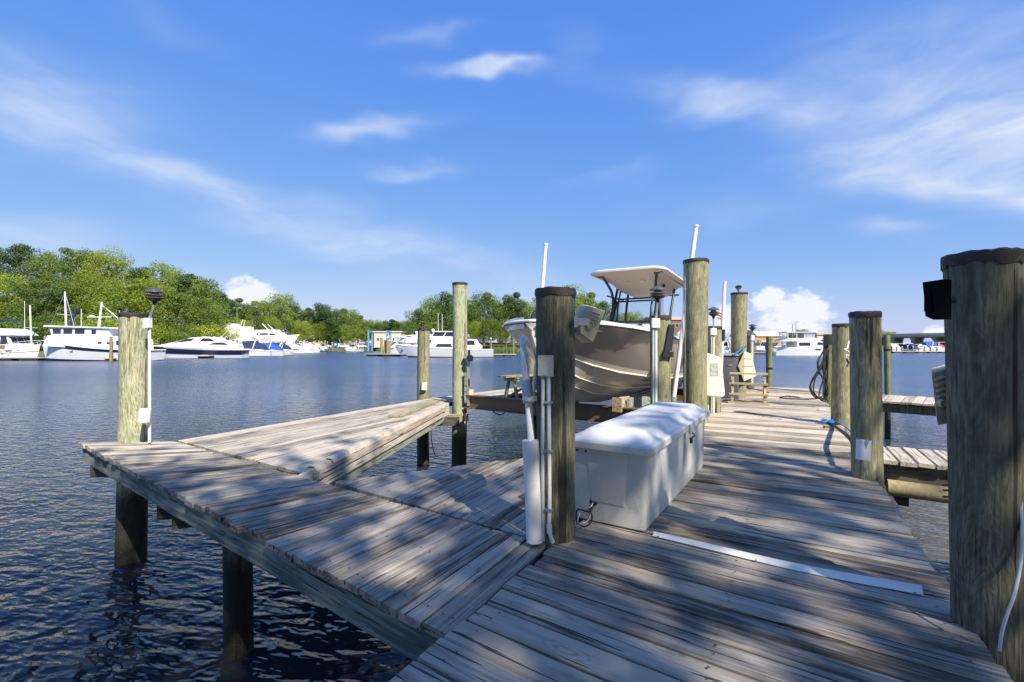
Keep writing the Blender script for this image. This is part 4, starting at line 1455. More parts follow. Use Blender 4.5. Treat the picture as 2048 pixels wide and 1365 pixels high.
MB().rings([[q(1488, 763), q(1513, 752), q(1503, 708), q(1489, 703)], [q(1476, 732, .3), q(1508, 745, .3), q(1500, 708, .25), q(1486, 705, .25)]], True, True).build('shell', MAT['cream'], cc)
MB().rings([[q(1489, 703), q(1488, 763), q(1476, 732, .05)], [q(1489, 703, .2), q(1488, 763, .2), q(1478, 732, .25)]], True, True).build('flank', MAT['beige'], cc)
for py in (717, 732, 747):
    MB().beam(q(1488.5, py, -.006), q(1502 + (py - 703) * .17, py + .5, -.006), .012, .012).build('rib', MAT['beige'], cc)
curve_tube([q(1466, 711, .1), q(1478, 703, .1), q(1492, 692, .1)], .025, 6).build('strap', MAT['bluerope'], cc, smooth=60)
rc = thing('red_cord', 'thin red cord lying on the deck behind the wooden steps', 'cord', D(1525, 783))
curve_tube([p + Vector((0, 0, .012)) - rc.location for p in (D(1495, 778), D(1512, 780), D(1528, 784), D(1538, 787))], .012, 6).build('cord', MAT['redcanvas'], rc, smooth=60)

# ================================================================== bench on the outer walkway
bn = thing('wooden_bench', 'rough dark wooden bench on the outer walkway behind the lift beam', 'bench', D(1024, 797))
bn.rotation_euler = (0, 0, radians(90 - 38) + radians(-12))
zz = .52
MB().box((.33, -.10, zz), (1.3, .14, .04)).build('seat_board', MAT['mossy'], bn)
MB().box((.33, .08, zz), (1.3, .14, .04)).build('seat_board', MAT['mossy'], bn)
for x in (-.02, .70):
    MB().box((x, 0, zz - .07), (.05, .5, .09)).build('cross_rail', MAT['mossy'], bn)
    for s_ in (-1, 1):
        MB().beam((x, s_ * .08, zz - .08), (x, s_ * .22, 0), .045, .07).build('leg', MAT['mossy'], bn)
MB().beam((0.0, .0, .08), (.70, 0, zz - .12), .035, .06).build('brace', MAT['mossy'], bn)
# ================================================================== boat lift
TB = -1.78          # centre line of the slip, measured from the pier's left edge
lift = thing('boat_lift', 'boat lift cradle of brown I beams with timber bunks, hung between four pilings', 'boat lift', pier(8.4, TB, 0))
def LL(p):
    return Vector(p) - lift.location
def ibeam(a, b, h=.29, w=.15, t=.018):
    a, b = Vector(a), Vector(b)
    d = (b - a).normalized()
    y = Vector((0, 0, 1)).cross(d)
    m = MB()
    m.beam(a, b, t, h - 2 * t)
    m.beam(a + Vector((0, 0, h / 2 - t / 2)), b + Vector((0, 0, h / 2 - t / 2)), w, t)
    m.beam(a - Vector((0, 0, h / 2 - t / 2)), b - Vector((0, 0, h / 2 - t / 2)), w, t)
    return m
ztb = ZD + .165
fa, fb = Vector((-1.02, 10.28, ztb - .145)), Vector((2.78, 7.55, ztb - .145))
ibeam(LL(fa), LL(fb)).build('cradle_beam', MAT['bronze'], lift)
ra, rb = pier(10.5, -4.7, ztb - .145), pier(10.5, -.12, ztb - .145)
ibeam(LL(ra), LL(rb)).build('cradle_beam', MAT['bronze'], lift)
for t in (TB - .52, TB + .52):
    MB().beam(LL(pier(6.25, t, ztb + .06)), LL(pier(11.6, t, ztb + .06)), .09, .20).build('bunk', MAT['tan'], lift)
    MB().beam(LL(pier(6.18, t, ztb + .06)), LL(pier(6.24, t, ztb + .06)), .16, .24).build('bunk_end', MAT['tan'], lift)
    for s_ in (6.45, 10.5):
        MB().box(LL(pier(s_, t, ztb + .03)), (.12, .12, .05)).build('bunk_bracket', MAT['galv'], lift)
bs = pier(6.55, TB + .62, ztb + .02)
MB().beam(LL(pier(6.5, TB + .62, ztb + .03)), LL(pier(9.5, TB + .70, ztb + .05)), .05, .22).build('side_board', MAT['rim'], lift)
# cables from the piling heads
for (p, top) in ((fa, 3.3), (fb, 3.9), (rb, 3.5)):
    MB().tube([LL(p), LL((p.x, p.y, top))], .008, 6).build('lift_cable', MAT['galv'], lift)
# carriage track on the tall slender piling
tr = thing('lift_track', 'grey steel lift track with a pulley on the tallest slender piling', 'lift track', at(940, 825, 10.2))
def q(px, py, Y=10.2):
    return at(px, py, Y) - tr.location
MB().beam(q(937, 722), q(937, 812), .05, .06).build('channel', MAT['galv'], tr)
MB().beam(q(931, 745), q(931, 806), .03, .05).build('guide_board', MAT['rim'], tr)
MB().box(q(940, 765), (.07, .05, .16)).build('latch_plate', MAT['galv'], tr)
MB().box(q(943, 785), (.09, .06, .12)).build('latch_plate', MAT['creamwall'], tr)
MB().box(q(935, 715), (.14, .12, .05)).build('head_bracket', MAT['galv'], tr)
m = MB()
c = q(940, 717, 10.1)
m.rings([[c + Vector((r * cos(k * pi / 8), y, r * sin(k * pi / 8))) for k in range(16)] for r, y in ((.02, -.03), (.075, -.03), (.055, 0), (.075, .03), (.02, .03))], True, True)
m.build('pulley', MAT['black'], tr, smooth=40)
MB().box(q(938, 706), (.05, .06, .12)).build('motor', MAT['black'], tr)
MB().beam(q(930, 835, 10.25), q(935, 835, 9.9), .05, .16).build('clamp', MAT['mossy'], tr)
MB().box(q(905, 836, 10.12), (.42, .06, .16)).build('clamp', MAT['mossy'], tr)
cbl = thing('hanging_cable', 'black cable sagging under the brown lift beam', 'cable', at(996, 830, 9.9))
curve_tube([at(983, 814, 9.9) - cbl.location, at(987, 824, 9.9) - cbl.location, at(998, 830, 9.9) - cbl.location, at(1008, 827, 9.9) - cbl.location, at(1014, 818, 9.9) - cbl.location], .011, 8).build('cable', MAT['rubber'], cbl, smooth=60)
cbl2 = thing('hanging_line', 'thin dark line hanging into the water behind the short yellowish piling', 'rope', at(864, 870, 10.9))
curve_tube([at(862, 853, 10.9) - cbl2.location, at(863, 880, 10.9) - cbl2.location, at(868, 905, 10.9) - cbl2.location, at(871, 912, 10.9) - cbl2.location], .01, 8).build('line', MAT['navycanvas'], cbl2, smooth=60)

# guide poles of the lift
def guide_pole(label, b, t, r=.036, sleeve=None):
    g = thing('guide_pole', label, 'guide pole', b)
    d = Vector(t) - Vector(b)
    MB().tube([(0, 0, 0), d], r, 14).build('pipe', MAT['pvc'], g, smooth=50)
    MB().tube([d * .992, d * 1.003], r * 1.25, 14).build('cap', MAT['pvc'], g, smooth=50)
    MB().tube([(0, 0, -.05), d * .06], r * 1.5, 14).build('foot', MAT['galv'], g, smooth=50)
    if sleeve:
        MB().tube([d * sleeve[0], d * sleeve[1]], r * 1.5, 14).build('sleeve', MAT['black'], g, smooth=50)
    return g
guide_pole('white guide pole rising behind the dark piling beside the bow', (.41, 9.21, 1.70), (.665, 9.21, 4.775))
guide_pole('tallest white guide pole leaning behind the tall olive piling', (2.60, 7.62, 1.78), (2.985, 7.62, 4.73))
guide_pole('white guide pole with a black sleeve, left of the piling with the pointed ornament', at(1440, 790, 10.4), at(1449, 565, 10.4), sleeve=(.48, .58))

# ================================================================== centre console boat
S0 = 12.6
KZ = ZD + .135
boat = thing('center_console_boat', 'taupe and white centre console motor boat with a hardtop, raised on the lift', 'boat', pier(S0, TB, KZ))
boat.rotation_euler = (0, 0, atan2(-U.y, -U.x))
# stations: x, keel z, inner chine (y, z), chine (y,z), knuckle (y,z), sheer (y,z)
ST = [(0.0, .03, .98, .33, 1.12, .40, 1.20, .72, 1.26, 1.02),
      (1.5, .0, .99, .33, 1.14, .40, 1.24, .74, 1.31, 1.05),
      (3.2, .0, .98, .35, 1.12, .42, 1.26, .78, 1.34, 1.10),
      (4.8, .01, .93, .40, 1.06, .47, 1.25, .85, 1.36, 1.17),
      (6.0, .05, .80, .48, .92, .56, 1.17, .93, 1.34, 1.245),
      (7.0, .15, .59, .58, .69, .67, 1.01, 1.03, 1.23, 1.315),
      (7.7, .33, .38, .72, .46, .80, .81, 1.11, 1.06, 1.365),
      (8.2, .58, .21, .86, .27, .94, .60, 1.18, .84, 1.40),
      (8.55, .84, .10, 1.01, .14, 1.07, .40, 1.24, .60, 1.425),
      (8.78, 1.10, .035, 1.19, .05, 1.22, .20, 1.31, .34, 1.435),
      (8.90, 1.28, .008, 1.31, .012, 1.33, .06, 1.37, .12, 1.44)]
ST = [((s[0] if s[0] < 5 else 5 + (s[0] - 5) * .9),) + s[1:] for s in ST]
def hull_part(i0, i1, name, mat, extra=None):
    """strip of the hull between two of the section points, both sides"""
    for sgn in (1, -1):
        pass
    m = MB()
    def pt(s, i):
        x = s[0]
        if i == 0:
            return (x, 0, s[1])
        return (x, s[2 * i], s[2 * i + 1])
    for sgn in (1, -1):
        rings = []
        for s in ST:
            ring = []
            for i in range(i0, i1 + 1):
                p = pt(s, i)
                ring.append(Vector((p[0], p[1] * sgn, p[2])))
            rings.append(ring)
        m.rings(rings, False, False, closed=False)
    return m.build(name, mat, boat, smooth=32)
hull_part(0, 2, 'hull_bottom', MAT['hull_cream'])
m = MB()
for sgn in (1, -1):
    rings = []
    for s in ST:
        a_, b_ = Vector((s[0], s[4] * sgn, s[5])), Vector((s[0], s[6] * sgn, s[7]))
        rings.append([a_.lerp(b_, .22), a_.lerp(b_, .6), b_ + Vector((0, sgn * -.012 * (s[6] > .3), 0)), Vector((s[0], (s[6] + s[8]) / 2 * sgn, (s[7] + s[9]) / 2)), Vector((s[0], s[8] * sgn, s[9]))])
    m.rings(rings, False, False, closed=False)
m.build('hull_side', MAT['hull_taupe'], boat, smooth=40)
# lifting strakes and chine line
for fy, nm in ((.36, 'strake'), (.68, 'strake'), (1.0, 'chine_rail')):
    for sgn in (1, -1):
        pts = []
        for s in ST[:-2]:
            if fy < 1:
                p = Vector((s[0], s[2] * fy * sgn, s[1] + (s[3] - s[1]) * fy))
            else:
                p = Vector((s[0], s[4] * sgn, s[5]))
            pts.append(p)
        MB().tube(pts, .016 if fy < 1 else .02, 6).build(nm, MAT['hull_cream'], boat, smooth=60)
# cream band above the chine
m = MB()
for sgn in (1, -1):
    rings = []
    for s in ST:
        a_ = Vector((s[0], s[4] * sgn, s[5]))
        b_ = Vector((s[0], s[6] * sgn, s[7]))
        d = (b_ - a_)
        off = Vector((0, 0, 0))
        rings.append([a_ + off, a_ + d * .22 + off])
    m.rings(rings, False, False, closed=False)
m.build('chine_band', MAT['hull_cream'], boat, smooth=32)
# transom
s = ST[0]
tp = [Vector((0, 0, s[1]))] + [Vector((0, s[2 * i], s[2 * i + 1])) for i in range(1, 5)] + [Vector((0, -s[2 * i], s[2 * i + 1])) for i in range(4, 0, -1)]
MB().quad(*tp).build('transom', MAT['hull_taupe'], boat)
# gunwale: rub rail and white cap
for sgn in (1, -1):
    pts = [Vector((s[0], s[8] * sgn, s[9])) for s in ST] + ([Vector((8.545, 0, 1.442))])
    MB().tube(pts, .026, 8).build('rub_rail', MAT['gel'], boat, smooth=60)
    MB().tube([p + Vector((0, sgn * .018, -.018)) for p in pts], .013, 6).build('rail_insert', MAT['black'], boat, smooth=60)
m = MB()
for sgn in (1, -1):
    rings = []
    for s in ST:
        y = s[8]
        yi = max(0, y - (.24 if s[0] < 6.6 else max(0, .24 * (8.51 - s[0]) / 1.9)))
        rings.append([Vector((s[0], y * sgn, s[9] + .004)), Vector((s[0], (y - .02 * min(1, y)) * sgn, s[9] + .045)), Vector((s[0], yi * sgn, s[9] + .06)), Vector((s[0], yi * sgn, s[9] - .02)), Vector((s[0], yi * .98 * sgn, s[9] - (.58 if s[0] < 5 else max(.10, .58 - (s[0] - 5) * .24))))])
    m.rings(rings, False, False, closed=False)
m.build('gunwale_cap', MAT['gel'], boat, smooth=32)
m = MB()
pts = [(s[0], max(.01, min(s[8] - .22, s[4] + .0))) for s in ST if s[0] < 6.1]
m.add([Vector((x, y, .47)) for x, y in pts] + [Vector((x, -y, .47)) for x, y in pts], [(i, i + 1, len(pts) + i + 1, len(pts) + i) for i in range(len(pts) - 1)])
m.build('cockpit_sole', MAT['gel'], boat)
# foredeck and bow cushion
m = MB()
fp = [(7.2, .93), (7.42, .90), (7.88, .72), (8.2, .50), (8.4, .28), (8.49, .08)]
m.add([Vector((x, y, 1.365 + (x - 7.2) * .05)) for x, y in fp] + [Vector((x, -y, 1.365 + (x - 7.2) * .05)) for x, y in fp], [(i, i + 1, len(fp) + i + 1, len(fp) + i) for i in range(len(fp) - 1)])
m.build('foredeck', MAT['gel'], boat)
MB().rings([rrect(4.9, 6.2, -.72, .72, .2, .62), rrect(4.9, 6.2, -.78, .78, .2, .98), rrect(4.95, 6.15, -.72, .72, .2, 1.02)], False, True).build('bow_seat', MAT['gel'], boat, smooth=30)
# console
CX = S0 - 8.95
m = MB()
m.rings([rrect(CX - 1.3, CX + .12, -.47, .47, .10, .47), rrect(CX - 1.3, CX + .12, -.46, .46, .10, 1.15), rrect(CX - 1.25, CX + .02, -.45, .45, .10, 1.62)], False, True)
m.build('console', MAT['gel'], boat, smooth=30)
MB().side([(CX + .14, 1.30), (CX + .75, 1.18), (CX + .75, .47), (CX + .14, .47)], -.42, .42).build('console_seat', MAT['gel'], boat)
for y in (-.30, .18):
    MB().box((CX + .065, y, 1.55), (.03, .085, .05)).build('console_vent', MAT['black'], boat)
# windshield: black frame with clear panes
z0, z1 = 1.63, 2.13
xf0, xf1 = CX + .03, CX - .28
fr = MB()
wf = thing_part = None
def fbar(name, a, b, r=.022):
    return MB().tube([a, b], r, 8).build(name, MAT['black'], boat, smooth=60)
fbar('windshield_sill', (xf0, -.48, z0), (xf0, .48, z0), .03)
fbar('windshield_sill', (xf0, -.48, z0), (xf0 - .9, -.50, z0), .03)
fbar('windshield_sill', (xf0, .48, z0), (xf0 - .9, .50, z0), .03)
fbar('windshield_head', (xf1, -.46, z1), (xf1, .46, z1), .02)
for y in (-.47, .47):
    fbar('windshield_post', (xf0, y, z0), (xf1, y * .97, z1), .024)
MB().quad((xf0, -.45, z0 + .02), (xf0, .45, z0 + .02), (xf1, .44, z1 - .02), (xf1, -.44, z1 - .02)).build('windshield_pane', MAT['glass'], boat)
for y in (-.49, .49):
    MB().quad((xf0, y, z0 + .02), (xf0 - .85, y * 1.02, z0 + .02), (xf0 - .85, y, z1 + .1), (xf1, y * .95, z1 - .02)).build('windshield_pane', MAT['glass'], boat)
# hardtop
HX1 = S0 - 8.35
HX0 = S0 - 11.4
HZt = 2.76
def hring(k, z, x1, x0, yw, r):
    return rrect(x0, x1, -yw, yw, r, z, 5)
def crown(pts, k):
    out = []
    for p in pts:
        f = (p.x - HX0) / (HX1 - HX0)
        out.append(Vector((p.x, p.y, p.z - .05 * (1 - f) - .05 * (p.y / .8) ** 2 * k)))
    return out
m = MB()
m.rings([crown(hring(0, HZt - .40, HX1 - 1.15, HX0 + .7, .34, .10), 0.1), crown(hring(0, HZt - .37, HX1 - 1.0, HX0 + .6, .42, .12), 0.1), crown(hring(0, HZt - .12, HX1 - .42, HX0 + .28, .60, .14), .5), crown(hring(0, HZt - .035, HX1 - .07, HX0 + .06, .80, .20), 1), crown(hring(0, HZt - .012, HX1, HX0, .85, .22), 1)], True, False)
m.build('hardtop_liner', MAT['top_under'], boat, smooth=12)
m = MB()
m.rings([crown(hring(0, HZt - .012, HX1, HX0, .85, .22), 1), crown(hring(0, HZt + .02, HX1 + .005, HX0 - .005, .855, .22), 1), crown(hring(0, HZt + .05, HX1 - .08, HX0 + .08, .78, .2), .8), crown(hring(0, HZt + .075, HX1 - .5, HX0 + .5, .4, .2), .3)], False, True)
m.build('hardtop_shell', MAT['gel'], boat, smooth=40)
for (x, y) in ((HX1 - .62, .25), (HX1 - .62, -.25)):
    pass
c_ = Vector((HX1 - .62, .22, HZt - .215))
MB().lathe([(.07, -.012), (.07, .02)], 14, c_).build('courtesy_light', MAT['cream'], boat, smooth=40)
c_ = Vector((HX1 - .60, -.10, HZt - .20))
MB().lathe([(.045, -.012), (.045, .02)], 12, c_).build('speaker', MAT['galv'], boat, smooth=40)
# curved black legs
for sgn in (1, -1):
    curve_tube([(CX + .10, sgn * .50, .5), (CX + .06, sgn * .51, 1.6), (CX - .10, sgn * .50, 1.98), (CX - .02, sgn * .50, 2.32), (HX1 - .30, sgn * .60, 2.66)], .03, 8, 10).build('hardtop_leg', MAT['black'], boat, smooth=60)
    curve_tube([(CX - .25, sgn * .52, 1.63), (CX - .32, sgn * .52, 2.1), (CX - .62, sgn * .55, 2.5)], .03, 8, 10).build('hardtop_leg', MAT['black'], boat, smooth=60)
    curve_tube([(CX - 1.2, sgn * .55, .5), (CX - 1.25, sgn * .55, 1.7), (CX - 1.6, sgn * .58, 2.5)], .03, 8, 10).build('hardtop_leg', MAT['black'], boat, smooth=60)
    curve_tube([(HX1 - .2, sgn * .72, HZt - .09), (HX1 - 1.2, sgn * .72, HZt - .11), (HX1 - 2.4, sgn * .72, HZt - .14)], .018, 8, 8).build('grab_rail', MAT['black'], boat, smooth=60)
curve_tube([(HX0 + .5, -.5, 2.38), (HX0 + .2, -.5, 2.42), (HX0 + .2, .5, 2.42), (HX0 + .5, .5, 2.38)], .02, 6, 8).build('rear_rail', MAT['black'], boat, smooth=60)
for y_ in (-.62, .62):
    fbar('spreader_light', (HX1 - .25, y_ - .06, HZt - .10), (HX1 - .25, y_ + .06, HZt - .10), .03)
    curve_tube([(CX - .05, y_ * .62, 1.64), (CX - .12, y_ * .62, 2.0), (HX1 - 1.0, y_ * .66, HZt - .36)], .022, 8, 8).build('hardtop_leg', MAT['black'], boat, smooth=60)
for y_ in (-.5, -.25, 0, .25, .5):
    fbar('rod_holder', (HX0 + .02, y_, HZt - .10), (HX0 - .08, y_, HZt + .22), .024)
fbar('cross_tube', (CX - .62, -.56, 2.22), (CX - .62, .56, 2.22), .02)
fbar('cross_tube', (CX - 1.55, -.70, 2.28), (CX - .3, -.70, 2.28), .02)
# leaning post and outboards
MB().rings([rrect(CX - 2.1, CX - 1.65, -.45, .45, .06, .47), rrect(CX - 2.1, CX - 1.65, -.45, .45, .06, 1.35)], False, True).build('leaning_post', MAT['gel'], boat, smooth=30)
for y in (-.36, .36):
    m = MB()
    m.rings([rrect(-.62, -.12, y - .16, y + .16, .08, .95), rrect(-.66, -.08, y - .19, y + .19, .08, 1.15), rrect(-.64, -.14, y - .17, y + .17, .08, 1.45), rrect(-.52, -.24, y - .10, y + .10, .06, 1.53)], True, True)
    o = m.build('outboard', MAT['gel'], boat, smooth=40)
    MB().rings([rrect(-.5, -.2, y - .07, y + .07, .03, .0), rrect(-.5, -.2, y - .08, y + .08, .03, .95)], True, True).build('outboard_leg', MAT['gel'], boat, smooth=40)
# bow eye and cleats
MB().tube([(8.22, 0, .90), (8.30, 0, .88), (8.29, 0, .96)], .012, 6).build('bow_eye', MAT['galv'], boat, smooth=40)
for sgn in (1, -1):
    MB().tube([(6.9, sgn * 1.10, 1.395), (7.1, sgn * 1.05, 1.405)], .014, 6).build('cleat', MAT['galv'], boat, smooth=40)

nest(boat, {'console': ('console_vent', 'windshield_sill', 'windshield_head', 'windshield_post', 'windshield_pane'),
            'hardtop_shell': ('hardtop_liner', 'courtesy_light', 'speaker', 'rod_holder', 'grab_rail', 'spreader_light', 'rear_rail'),
            'hull_side': ('chine_band', 'chine_rail', 'bow_eye'), 'hull_bottom': ('strake',), 'gunwale_cap': ('rub_rail', 'rail_insert', 'cleat')})
# ================================================================== far shore
def interp(tab, x):
    if x <= tab[0][0]:
        return tab[0][1]
    for (a, va), (b, vb) in zip(tab, tab[1:]):
        if x <= b:
            return va + (vb - va) * (x - a) / (b - a)
    return tab[-1][1]
SH = [(-900, 112), (0, 108), (200, 110), (400, 120), (480, 137), (560, 165), (640, 205), (730, 215), (790, 190), (830, 165), (900, 150), (985, 140), (1060, 138), (1150, 142), (1300, 150), (1450, 152), (1600, 155), (1700, 185), (1900, 210), (2100, 215), (3000, 230)]
HL = [(-900, 21), (0, 18), (150, 16), (300, 12), (380, 8), (450, 4.5), (560, 3.2), (650, 3.2), (760, 2.0), (830, 2.5), (1000, 2.5), (1200, 2.0), (1450, 1.0), (3000, 1.0)]
def sst(x):
    x = max(0.0, min(1.0, x))
    return x * x * (3 - 2 * x)
def ground(X, Y):
    px = 1024 + X / Y * F
    d = Y - interp(SH, px)
    z = -0.8 + 2.0 * sst((d + 2) / 4)
    return z + interp(HL, px) * sst((d - 8) / 42)
m = MB()
cols = list(range(-900, 3001, 50))
ds_ = [-3, -1, 0, 1, 2, 5, 9, 14, 20, 28, 36, 44, 52, 70, 110, 200, 400, 900]
vs = []
for px in cols:
    for d in ds_:
        Y = interp(SH, px) + d
        X = (px - 1024) * Y / F
        zz = ground(X, Y)
        vs.append(Vector((X, Y, zz + (random.uniform(-.25, .25) if 2 < d < 60 else 0))))
n = len(ds_)
m.add(vs, [(i * n + j, i * n + j + 1, (i + 1) * n + j + 1, (i + 1) * n + j) for i in range(len(cols) - 1) for j in range(n - 1)])
tag(m.build('far_shore', MAT['grass'], smooth=60), kind='structure')
# gravel boat yard and the orange cut bank behind it
def patch(name, px0, px1, d0, d1, mat, dz, kind='structure', bump_=0.0):
    m = MB()
    vs = []
    nx, ny = 16, 8
    for i in range(nx + 1):
        px = px0 + (px1 - px0) * i / nx
        for j in range(ny + 1):
            d = d0 + (d1 - d0) * j / ny
            Y = interp(SH, px) + d
            X = (px - 1024) * Y / F
            e_ = sin(pi * i / nx) * sin(pi * j / ny)
            vs.append(Vector((X, Y, ground(X, Y) + dz + bump_ * e_ + random.uniform(0, .1) * bump_)))
    m.add(vs, [(i * (ny + 1) + j, i * (ny + 1) + j + 1, (i + 1) * (ny + 1) + j + 1, (i + 1) * (ny + 1) + j) for i in range(nx) for j in range(ny)])
    return tag(m.build(name, mat, smooth=60), kind=kind)
patch('boat_yard_ground', 470, 800, 1.5, 26, MAT['yard'], 0.12)
patch('dirt_bank', 590, 712, 14, 40, MAT['dirt'], 0.2, bump_=3.0)

# ================================================================== trees
def make_tree(seed, H, W, mat, leaf=0.42, n=9500, trunk_h=0.35, clumps=26, name='tree', low=0.22, shape=1.0):
    rnd = random.Random(seed)
    t = bpy.data.objects.new(name, None)
    COL.objects.link(t)
    m = MB()
    rt = H * 0.022
    m.tube([(0, 0, -1.0), (rnd.uniform(-.1, .1), rnd.uniform(-.1, .1), H * .3), (rnd.uniform(-.3, .3), rnd.uniform(-.3, .3), H * .6), (rnd.uniform(-.5, .5), rnd.uniform(-.5, .5), H * .9)], [rt * 1.25, rt, rt * .6, rt * .15], 7)
    cs = []
    for k in range(clumps):
        f = (k + .5) / clumps
        z = H * (low + (0.90 - low) * f)
        prof = sin(pi * min(1, max(0, (z / H - low * .55) / (1.06 - low * .55))) ** .8) ** .75
        a = k * 2.399 + rnd.uniform(-.5, .5)
        r = W * .5 * prof * sqrt(rnd.uniform(.12, 1)) * (1 + .32 * sin(2 * a + seed) + .18 * sin(3 * a + seed * 1.7))
        c = Vector((r * cos(a), r * sin(a), z * rnd.uniform(.96, 1.02)))
        s = W * rnd.uniform(.11, .25) * (0.85 + .25 * prof)
        cs.append((c, s))
        if rnd.random() < .6:
            b0 = Vector((0, 0, z * rnd.uniform(.55, .8)))
            m.tube([b0, b0.lerp(c, .5) + Vector((0, 0, .2)), c], [rt * .42, rt * .28, rt * .08], 5)
    m.build('trunk', MAT['bark'], t, smooth=60)
    v, f = [], []
    per = n // clumps
    for c, s in cs:
        for i in range(per):
            d = Vector((rnd.gauss(0, 1), rnd.gauss(0, 1), rnd.gauss(0, 1))).normalized()
            q = s * rnd.uniform(.35, 1.12) ** .6
            p = c + Vector((d.x * q * 1.15, d.y * q * 1.15, d.z * q * .78))
            nn = (d * 0.95 + Vector((rnd.gauss(0, .5), rnd.gauss(0, .5), rnd.gauss(0, .5) + .35))).normalized()
            a = nn.cross(Vector((rnd.gauss(0, 1), rnd.gauss(0, 1), rnd.gauss(0, 1)))).normalized()
            b = nn.cross(a)
            l = leaf * rnd.uniform(.6, 1.35)
            k = len(v)
            v += [p - a * l * .5, p + b * l * .32, p + a * l * .5, p - b * l * .32]
            f.append((k, k + 1, k + 2, k + 3))
    me = bpy.data.meshes.new('crown')
    me.from_pydata([tuple(q) for q in v], [], f)
    me.materials.append(mat)
    o = link('crown', me, t)
    return t
T = [make_tree(1, 16, 12, MAT['leaf']), make_tree(2, 16, 10.5, MAT['leaf_dark'], low=.15), make_tree(3, 16, 13, MAT['leaf'], clumps=34), make_tree(4, 16, 9, MAT['leaf_dark'], clumps=20, low=.3), make_tree(5, 16, 12.5, MAT['leaf_yellow'], clumps=30)]
Bsh = make_tree(8, 6, 8.5, MAT['leaf_yellow'], leaf=.34, n=4200, clumps=22, low=.08, name='shrub')
Bsd = make_tree(9, 6, 8, MAT['leaf'], leaf=.34, n=4200, clumps=22, low=.08, name='shrub')
TH = {id(t): 16.0 for t in T}
TH[id(Bsh)] = TH[id(Bsd)] = 6.0
used_t = set()
def plant(tmpl, px, top, Y, label, group, wide=1.0, cat='tree', zoff=0.0):
    X = (px - 1024) * Y / F
    zg = ground(X, Y) + zoff
    h = ZC + (HZ - top) * Y / F - zg
    k = h / TH[id(tmpl)]
    o = tmpl if id(tmpl) not in used_t else copy_tree(tmpl)
    used_t.add(id(tmpl))
    o.location = (X, Y, zg)
    kw = k * wide * .88
    o.scale = (kw, kw, k)
    o.rotation_euler = (0, 0, random.uniform(0, 6.28))
    return tag(o, label, cat, group)
